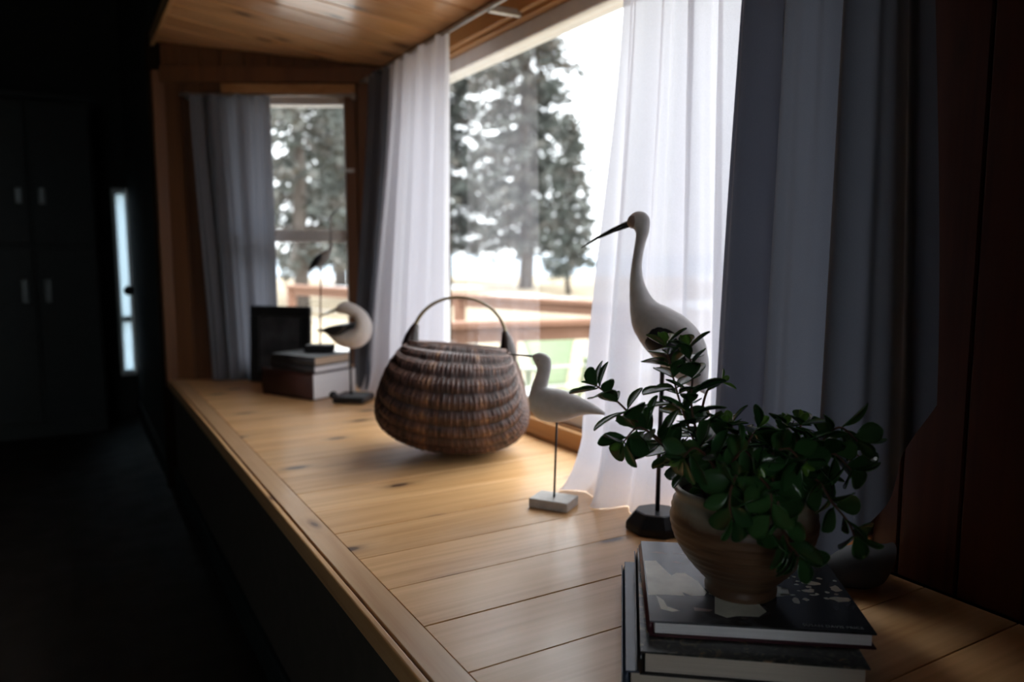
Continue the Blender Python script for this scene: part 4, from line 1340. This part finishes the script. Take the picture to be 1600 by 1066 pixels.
LM = [leaf_me('leaf', 'leaf_dark', 0.27, 0.25, 0.10), leaf_me('leaf', 'leaf_dark', 0.33, 0.15, 0.20), leaf_me('leaf', 'leaf_dark', 0.24, 0.35, -0.05), leaf_me('leaf', 'leaf_fresh', 0.26, 0.3, 0.0)]
ST = [[(0.659, 0.6654, 0.6874), (0.6511, 0.6805, 0.7232), (0.644, 0.6954, 0.7609), (0.6401, 0.7085, 0.799), (0.6341, 0.717, 0.8381)], [(0.6553, 0.6566, 0.6925), (0.6444, 0.6684, 0.7344), (0.6435, 0.6796, 0.7715), (0.6502, 0.6859, 0.8052), (0.6473, 0.6917, 0.836)], [(0.6522, 0.6692, 0.6859), (0.6302, 0.6854, 0.7128), (0.5982, 0.7074, 0.7382), (0.573, 0.7321, 0.7712), (0.5548, 0.7509, 0.7897)], [(0.6387, 0.6662, 0.6925), (0.6071, 0.6824, 0.7204), (0.5789, 0.6962, 0.7458), (0.5554, 0.6964, 0.7316)], [(0.6628, 0.6748, 0.6869), (0.6664, 0.6886, 0.7195), (0.6756, 0.6941, 0.7578), (0.6883, 0.696, 0.7839), (0.7062, 0.6923, 0.7902)], [(0.666, 0.6622, 0.6936), (0.6725, 0.6625, 0.7244), (0.6775, 0.6618, 0.7413)], [(0.6972, 0.6661, 0.6841), (0.7098, 0.6691, 0.7183), (0.7093, 0.678, 0.7393)], [(0.6768, 0.6216, 0.6981), (0.6804, 0.6234, 0.7279), (0.6926, 0.619, 0.748)], [(0.7228, 0.6288, 0.6897), (0.7344, 0.6256, 0.7167), (0.7425, 0.6241, 0.7413)], [(0.7282, 0.6141, 0.6902), (0.739, 0.6059, 0.7204), (0.7444, 0.6007, 0.7488)], [(0.7347, 0.6101, 0.6887), (0.758, 0.5893, 0.7217), (0.7737, 0.572, 0.748), (0.7878, 0.556, 0.7329)], [(0.7552, 0.632, 0.6802), (0.7872, 0.616, 0.6999), (0.8187, 0.5993, 0.7117), (0.8341, 0.5832, 0.7012)], [(0.7219, 0.5948, 0.6929), (0.7317, 0.5741, 0.7118), (0.7442, 0.5569, 0.7247), (0.7577, 0.5409, 0.7065)], [(0.7152, 0.5758, 0.6964), (0.7161, 0.5522, 0.6972), (0.7199, 0.5357, 0.6769), (0.7297, 0.5217, 0.6575), (0.7349, 0.5165, 0.6414)], [(0.6681, 0.5809, 0.7043), (0.655, 0.5583, 0.6956), (0.6494, 0.5472, 0.6747), (0.6522, 0.5424, 0.6508), (0.6685, 0.5354, 0.6249)], [(0.6457, 0.5883, 0.7058), (0.6402, 0.5561, 0.702), (0.6397, 0.5503, 0.6825), (0.6352, 0.5494, 0.6553)], [(0.6365, 0.5936, 0.7058), (0.6084, 0.5777, 0.6998), (0.6012, 0.5727, 0.6825), (0.6035, 0.5669, 0.6662)], [(0.6401, 0.631, 0.6958), (0.6174, 0.6241, 0.7209), (0.5985, 0.6252, 0.7342), (0.5839, 0.6266, 0.7249)], [(0.6456, 0.6165, 0.6986), (0.6382, 0.6008, 0.7235), (0.6404, 0.5892, 0.7332), (0.6411, 0.5756, 0.7219)], [(0.671, 0.6018, 0.6986), (0.6724, 0.5812, 0.7257), (0.6804, 0.5664, 0.7367), (0.6837, 0.5514, 0.7253)]]
rl = random.Random(12)
base = Vector((PX, PY, PZ))
nleaf = 0
def put_leaf(st, pos, d, up, size, fresh=False):
    global nleaf
    d = d.normalized()
    up = (up - d * up.dot(d))
    if up.length < 1e-3: up = Vector((1, 0, 0)) - d * d.x
    up.normalize()
    y = up.cross(d)
    M = Matrix((d, y, up)).transposed().to_4x4()
    o = link('leaf', LM[3] if fresh else LM[rl.choice((0, 0, 1, 1, 2))], st)
    o.matrix_local = Matrix.Translation(pos) @ M @ Matrix.Diagonal((size, size, size, 1))
    nleaf += 1


def grow(pts, r0, dens, size, red=False):
    P = [Vector(p) - base for p in pts]
    a = P[0].copy()
    a2 = Vector((a.x * 0.75, a.y * 0.75, 0.120))
    fine = [Vector(p) for p in catmull([tuple(a2)] + [tuple(p) for p in P], 6)]
    n = len(fine)
    st = tube('stem', fine, [r0 * (1 - 0.55 * i / n) for i in range(n)], 'stem_red' if red else 'stem_brown', pp, 7)
    Ltot = sum((fine[i + 1] - fine[i]).length for i in range(n - 1))
    acc, nxt, az = 0.0, Ltot * 0.28, rl.uniform(0, 6.28)
    for i in range(n - 1):
        seg = (fine[i + 1] - fine[i])
        acc += seg.length
        if acc >= nxt:
            nxt += dens * rl.uniform(0.75, 1.25)
            t_ = seg.normalized()
            x = t_.orthogonal().normalized()
            y = t_.cross(x)
            az += 1.57 + rl.uniform(-0.4, 0.4)
            for q in (0, PI):
                out = x * math.cos(az + q) + y * math.sin(az + q)
                if out.dot(fine[i] - Vector((0, 0, 0.09))) < -0.01 and fine[i].z < 0.13:
                    out = -out
                d = out + t_ * rl.uniform(0.25, 0.8) + Vector((0, 0, rl.uniform(-0.25, 0.25)))
                put_leaf(st, fine[i], d, t_ + Vector((0, 0, 0.8)) + Vector((rl.uniform(-.4, .4), rl.uniform(-.4, .4), 0)), size * rl.uniform(0.75, 1.2))
    t_ = (fine[-1] - fine[-4]).normalized()
    x = t_.orthogonal().normalized(); y = t_.cross(x)
    for q in range(5):
        az = q * 2.4
        d = (x * math.cos(az) + y * math.sin(az)) * (0.9 if q < 3 else 0.45) + t_ * (0.6 if q < 3 else 1.1)
        put_leaf(st, fine[-1], d, t_ + Vector((0, 0, 0.3)), size * (0.85 if q < 3 else 0.5), q >= 3)
    return st


for i, s in enumerate(ST):
    if i == 4:
        P = [Vector(p) - base for p in s]
        fine = [Vector(p) for p in catmull([tuple(p) for p in P], 6)]
        st = tube('stem', fine, [0.0022 - 0.001 * k / len(fine) for k in range(len(fine))], 'stem_red', pp, 7)
        e = fine[-1]
        put_leaf(st, e, Vector((0.1, 0.0, 1.0)), Vector((0.5, -0.8, 0)), 0.017, True)
        put_leaf(st, e, Vector((0.7, -0.5, -0.4)), Vector((0.3, -0.5, 0.8)), 0.020, True)
        put_leaf(st, e, Vector((0.6, -0.2, 0.5)), Vector((-0.2, -0.8, 0.4)), 0.012, True)
        for k in (9, 13, 17):
            put_leaf(st, fine[k], Vector((rl.uniform(-1, 0.3), -0.6, rl.uniform(-.2, .5))), Vector((0, -0.3, 1)), 0.03)
    else:
        grow(s, 0.0022, 0.0135 if i < 4 else 0.0130, 0.039 if i < 4 else 0.037)
# short shoots filling the middle of the pot
for k in range(13):
    a = rl.uniform(0, 2 * PI)
    r = rl.uniform(0.02, 0.072)
    p0 = base + Vector((r * math.cos(a), r * math.sin(a), 0.125))
    e = p0 + Vector((math.cos(a) * 0.022 + rl.uniform(-.012, .012), math.sin(a) * 0.022 + rl.uniform(-.012, .012), rl.uniform(0.03, 0.055)))
    grow([tuple(p0), tuple((p0 + e) / 2 + Vector((rl.uniform(-.006, .006), rl.uniform(-.006, .006), 0))), tuple(e)], 0.0018, 0.014, 0.036)
print('LEAVES', nleaf)

# ------------------------------------------------------------------ outside
GZ = CAMZ - 2.0
v = [(-60, -60, GZ), (160, -60, GZ), (160, 160, GZ), (-60, 160, GZ)]
tag(link('field_ground', mesh('field_ground', [(-40, -40, GZ), (70, -40, GZ), (70, 30, GZ), (34, 64, GZ), (-40, 64, GZ)], [(0, 1, 2, 3, 4)], 'straw_field')), 'straw coloured field with snow patches', None, None, 'structure')
tag(link('frozen_lake', mesh('frozen_lake', [(-1500, -1500, GZ - 0.15), (1500, -1500, GZ - 0.15), (1500, 1500, GZ - 0.15), (-1500, 1500, GZ - 0.15)], [(0, 1, 2, 3)], 'lake_ice')), 'pale frozen lake beyond the field', None, None, 'structure')

# deck floor and railings
DZ = -0.35
dk = empty('deck_floor', (0, 0, DZ)); tag(dk, 'wooden deck floor outside the window', None, None, 'structure')
x = 1.32
bme = box_me('deck_board', (0, 0, -0.03), (0.138, 7.6, 0.0), 'deck_grey', 0.003)
while x < 4.0:
    link('deck_board', bme, dk, (x, 3.0 if x > 1.9 else 3.4, 0)); x += 0.144
box('deck_beam', (1.3, 3.0, -0.25), (4.0, 3.05, -0.03), 'deck_wood', dk)


def railing(p, q, posts, label, cables=True):
    P, Q = Vector(p), Vector(q)
    d = (Q - P); Ln = d.length; d = d / Ln
    r = empty('deck_railing', (P.x, P.y, DZ), math.atan2(d.y, d.x))
    tag(r, label, 'railing', 'deck railings')
    box('top_rail', (-0.05, -0.07, 0.862), (Ln + 0.05, 0.07, 0.90), 'deck_wood_x', r, 0.005)
    box('under_rail', (0, -0.02, 0.77), (Ln, 0.02, 0.862), 'deck_wood_x', r, 0.003)
    for s in posts:
        box('post', (s * Ln - 0.045, -0.045, 0.0), (s * Ln + 0.045, 0.045, 0.862), 'deck_wood_z', r, 0.004)
    if cables:
        for z in (0.12, 0.24, 0.36, 0.48, 0.60):
            tube('cable', [(0, 0, z), (Ln, 0, z)], 0.006, 'cable_steel', r, 6)


pine('deck_wood_x', 0, (0.22, 0.115, 0.07), (0.16, 0.075, 0.045), (0.07, 0.035, 0.02), rough=0.7, kscale=1.5, ksize=0.03)
pine('deck_wood_z', 2, (0.20, 0.10, 0.06), (0.14, 0.065, 0.04), (0.07, 0.035, 0.02), rough=0.7, kscale=1.5, ksize=0.03)
railing((2.554, 10.174), (4.00, 5.08), (0.0, 0.33, 0.62, 1.0), 'far timber deck railing with posts beyond the lawn chairs')
railing((1.40, 4.21), (3.35, 3.83), (0.02, 0.469, 0.77, 1.0), 'near timber deck railing with steel cables outside the big window')


def chair(x, y, rz, mat, label):
    r = empty('lawn_chair', (x, y, DZ), rz)
    tag(r, label, 'chair', 'lawn chairs on the deck')
    # flared one-piece back, facing -y
    n = 10
    verts, faces = [], []
    for i in range(n + 1):
        s = i / n
        wd = 0.10 + 0.14 * s
        z = 0.30 + 0.50 * s
        yy = 0.18 + 0.24 * s
        for j in range(9):
            c = j / 4 - 1
            verts.append((c * wd, yy - 0.08 * c * c * s, z + 0.03 * (1 - c * c) * (s == 1)))
    for i in range(n):
        for j in range(8):
            a = i * 9 + j
            faces.append((a, a + 1, a + 10, a + 9))
    me = mesh('backrest', verts, faces, mat, True)
    bo = link('backrest', me, r)
    md = bo.modifiers.new('thick', 'SOLIDIFY'); md.thickness = 0.018
    verts, faces = [], []
    for i in range(7):
        s = i / 6
        for j in range(7):
            c = j / 3 - 1
            verts.append((c * (0.25 - 0.08 * s), -0.26 + 0.46 * s, 0.36 - 0.08 * s + 0.02 * c * c))
    for i in range(6):
        for j in range(6):
            a = i * 7 + j
            faces.append((a, a + 1, a + 8, a + 7))
    so = link('seat', mesh('seat', verts, faces, mat, True), r)
    md = so.modifiers.new('thick', 'SOLIDIFY'); md.thickness = 0.018
    for sd in (-1, 1):
        box('armrest', (sd * 0.30 - 0.05, -0.30, 0.50), (sd * 0.30 + 0.05, 0.28, 0.525), mat, r, 0.008)
        box('leg', (sd * 0.29 - 0.02, -0.27, 0.0), (sd * 0.29 + 0.02, -0.20, 0.50), mat, r, 0.006)
        tube('leg', [(sd * 0.24, 0.40, 0.0), (sd * 0.27, 0.22, 0.50)], 0.022, mat, r, 8)
    return r


chair(3.08, 4.62, math.radians(-18), 'chair_green', 'green moulded lawn chair on the deck behind the cables')
chair(2.30, 4.85, math.radians(12), 'chair_mint', 'pale mint lawn chair on the deck left of the green one')
tb = empty('deck_table', (2.70, 5.55, DZ)); tag(tb, 'low white table on the deck between the lawn chairs', 'table')
link('table_top', lathe_me('table_top', [(0.001, 0.70), (0.30, 0.70), (0.31, 0.71), (0.31, 0.725), (0.30, 0.735), (0.001, 0.735)], 'table_white', 28), tb)
for k in range(4):
    a = k * PI / 2 + 0.5
    tube('leg', [(0.25 * math.cos(a), 0.25 * math.sin(a), 0.0), (0.18 * math.cos(a), 0.18 * math.sin(a), 0.70)], 0.016, 'table_white', tb, 8)


# spruces
def spruce_mesh(seed, H, R, clear, dens, ragged):
    rr = random.Random(seed)
    tv, tf = [], []
    V, F = [], []
    nb = int(dens * H)
    for k in range(nb):
        s = (k + rr.random()) / nb
        z = clear + (H - clear) * s
        rad = R * (1 - s) ** 0.45 * rr.uniform(1 - ragged, 1.05) + 0.25
        az = rr.uniform(0, 2 * PI)
        droop = rr.uniform(0.15, 0.45) * rad
        m_ = max(4, int(rad / 0.24))
        for q in range(m_):
            fr = 0.18 + 0.82 * (q + rr.random()) / m_
            c = Vector((math.cos(az) * rad * fr, math.sin(az) * rad * fr, z - droop * fr * fr + 0.12 * rad * (fr ** 4)))
            for h in range(4):
                sp = 0.42 * (1.1 - 0.5 * fr)
                cc = c + Vector((rr.gauss(0, sp * .55), rr.gauss(0, sp * .55), rr.gauss(-0.08, sp * .4)))
                L_ = rr.uniform(0.18, 0.42)
                d = Vector((math.cos(az) + rr.gauss(0, .7), math.sin(az) + rr.gauss(0, .7), rr.gauss(-0.45, .4))).normalized()
                sd = d.cross(Vector((rr.gauss(0, 1), rr.gauss(0, 1), rr.gauss(0, 1)))).normalized() * L_ * rr.uniform(0.25, 0.45)
                i0 = len(V)
                V.extend([cc - d * L_ * 0.5, cc + sd, cc + d * L_ * 0.6, cc - sd])
                F.append((i0, i0 + 1, i0 + 2, i0 + 3))
    fol = mesh('foliage', V, F, 'spruce_needles')
    pts = [(0.12 * noise.noise(Vector((k * 0.4, seed, 0))), 0.12 * noise.noise(Vector((k * 0.4, seed, 9))), H * k / 14) for k in range(15)]
    tr = tube_me('trunk', pts, [max(0.03, 0.026 * H * (1 - k / 14.5) * 0.62) for k in range(15)], 'spruce_bark', 10)
    brs = []
    for k in range(16):
        s = rr.uniform(0.02, 0.75)
        z = clear * 0.8 + (H - clear) * s
        a = rr.uniform(0, 2 * PI)
        rd_ = R * (1 - s) ** 0.62 * 0.8
        brs.append(tube_me('branch', [(0, 0, z), (math.cos(a) * rd_ * 0.5, math.sin(a) * rd_ * 0.5, z - 0.08 * rd_), (math.cos(a) * rd_, math.sin(a) * rd_, z - 0.3 * rd_)], [0.07, 0.05, 0.02], 'spruce_bark', 6))
    return fol, tr, brs


KINDS = [spruce_mesh(1, 28.0, 3.9, 2.4, 22, 0.5), spruce_mesh(2, 17.0, 3.6, 1.8, 9, 0.6), spruce_mesh(3, 9.5, 1.5, 1.3, 14, 0.5)]
TR = [(0, 23.3, 38.6, 1.0, 0.3, 'tall ragged spruce in the middle of the big window view'),
      (0, 22.4, 47.6, 1.05, 2.0, 'tall spruce at the left of the big window view, behind the reflected curtain'),
      (2, 21.5, 31.5, 0.92, 1.0, 'short slender spruce at the right end of the row beside open sky'),
      (1, 6.9, 26.1, 1.0, 0.8, 'spruce filling the left of the narrow far window'),
      (1, 11.2, 31.4, 1.1, 3.0, 'spruce filling the right of the narrow far window'),
      (1, 5.0, 36.0, 1.25, 4.0, 'spruce standing farther back behind the narrow far window'),
      (0, 15.2, 48.0, 0.9, 5.0, 'farther spruce between the two window views')]
for kd, x, y, sc, rz, lab in TR:
    r = empty('spruce_tree', (x, y, GZ), rz)
    r.scale = (sc, sc, sc)
    tag(r, lab, 'tree', 'spruces beyond the deck')
    fol, tr, brs = KINDS[kd]
    fo = link('foliage', fol, r); fo['kind'] = 'stuff'
    tk = link('trunk', tr, r)
    for b_ in brs: link('branch', b_, tk)
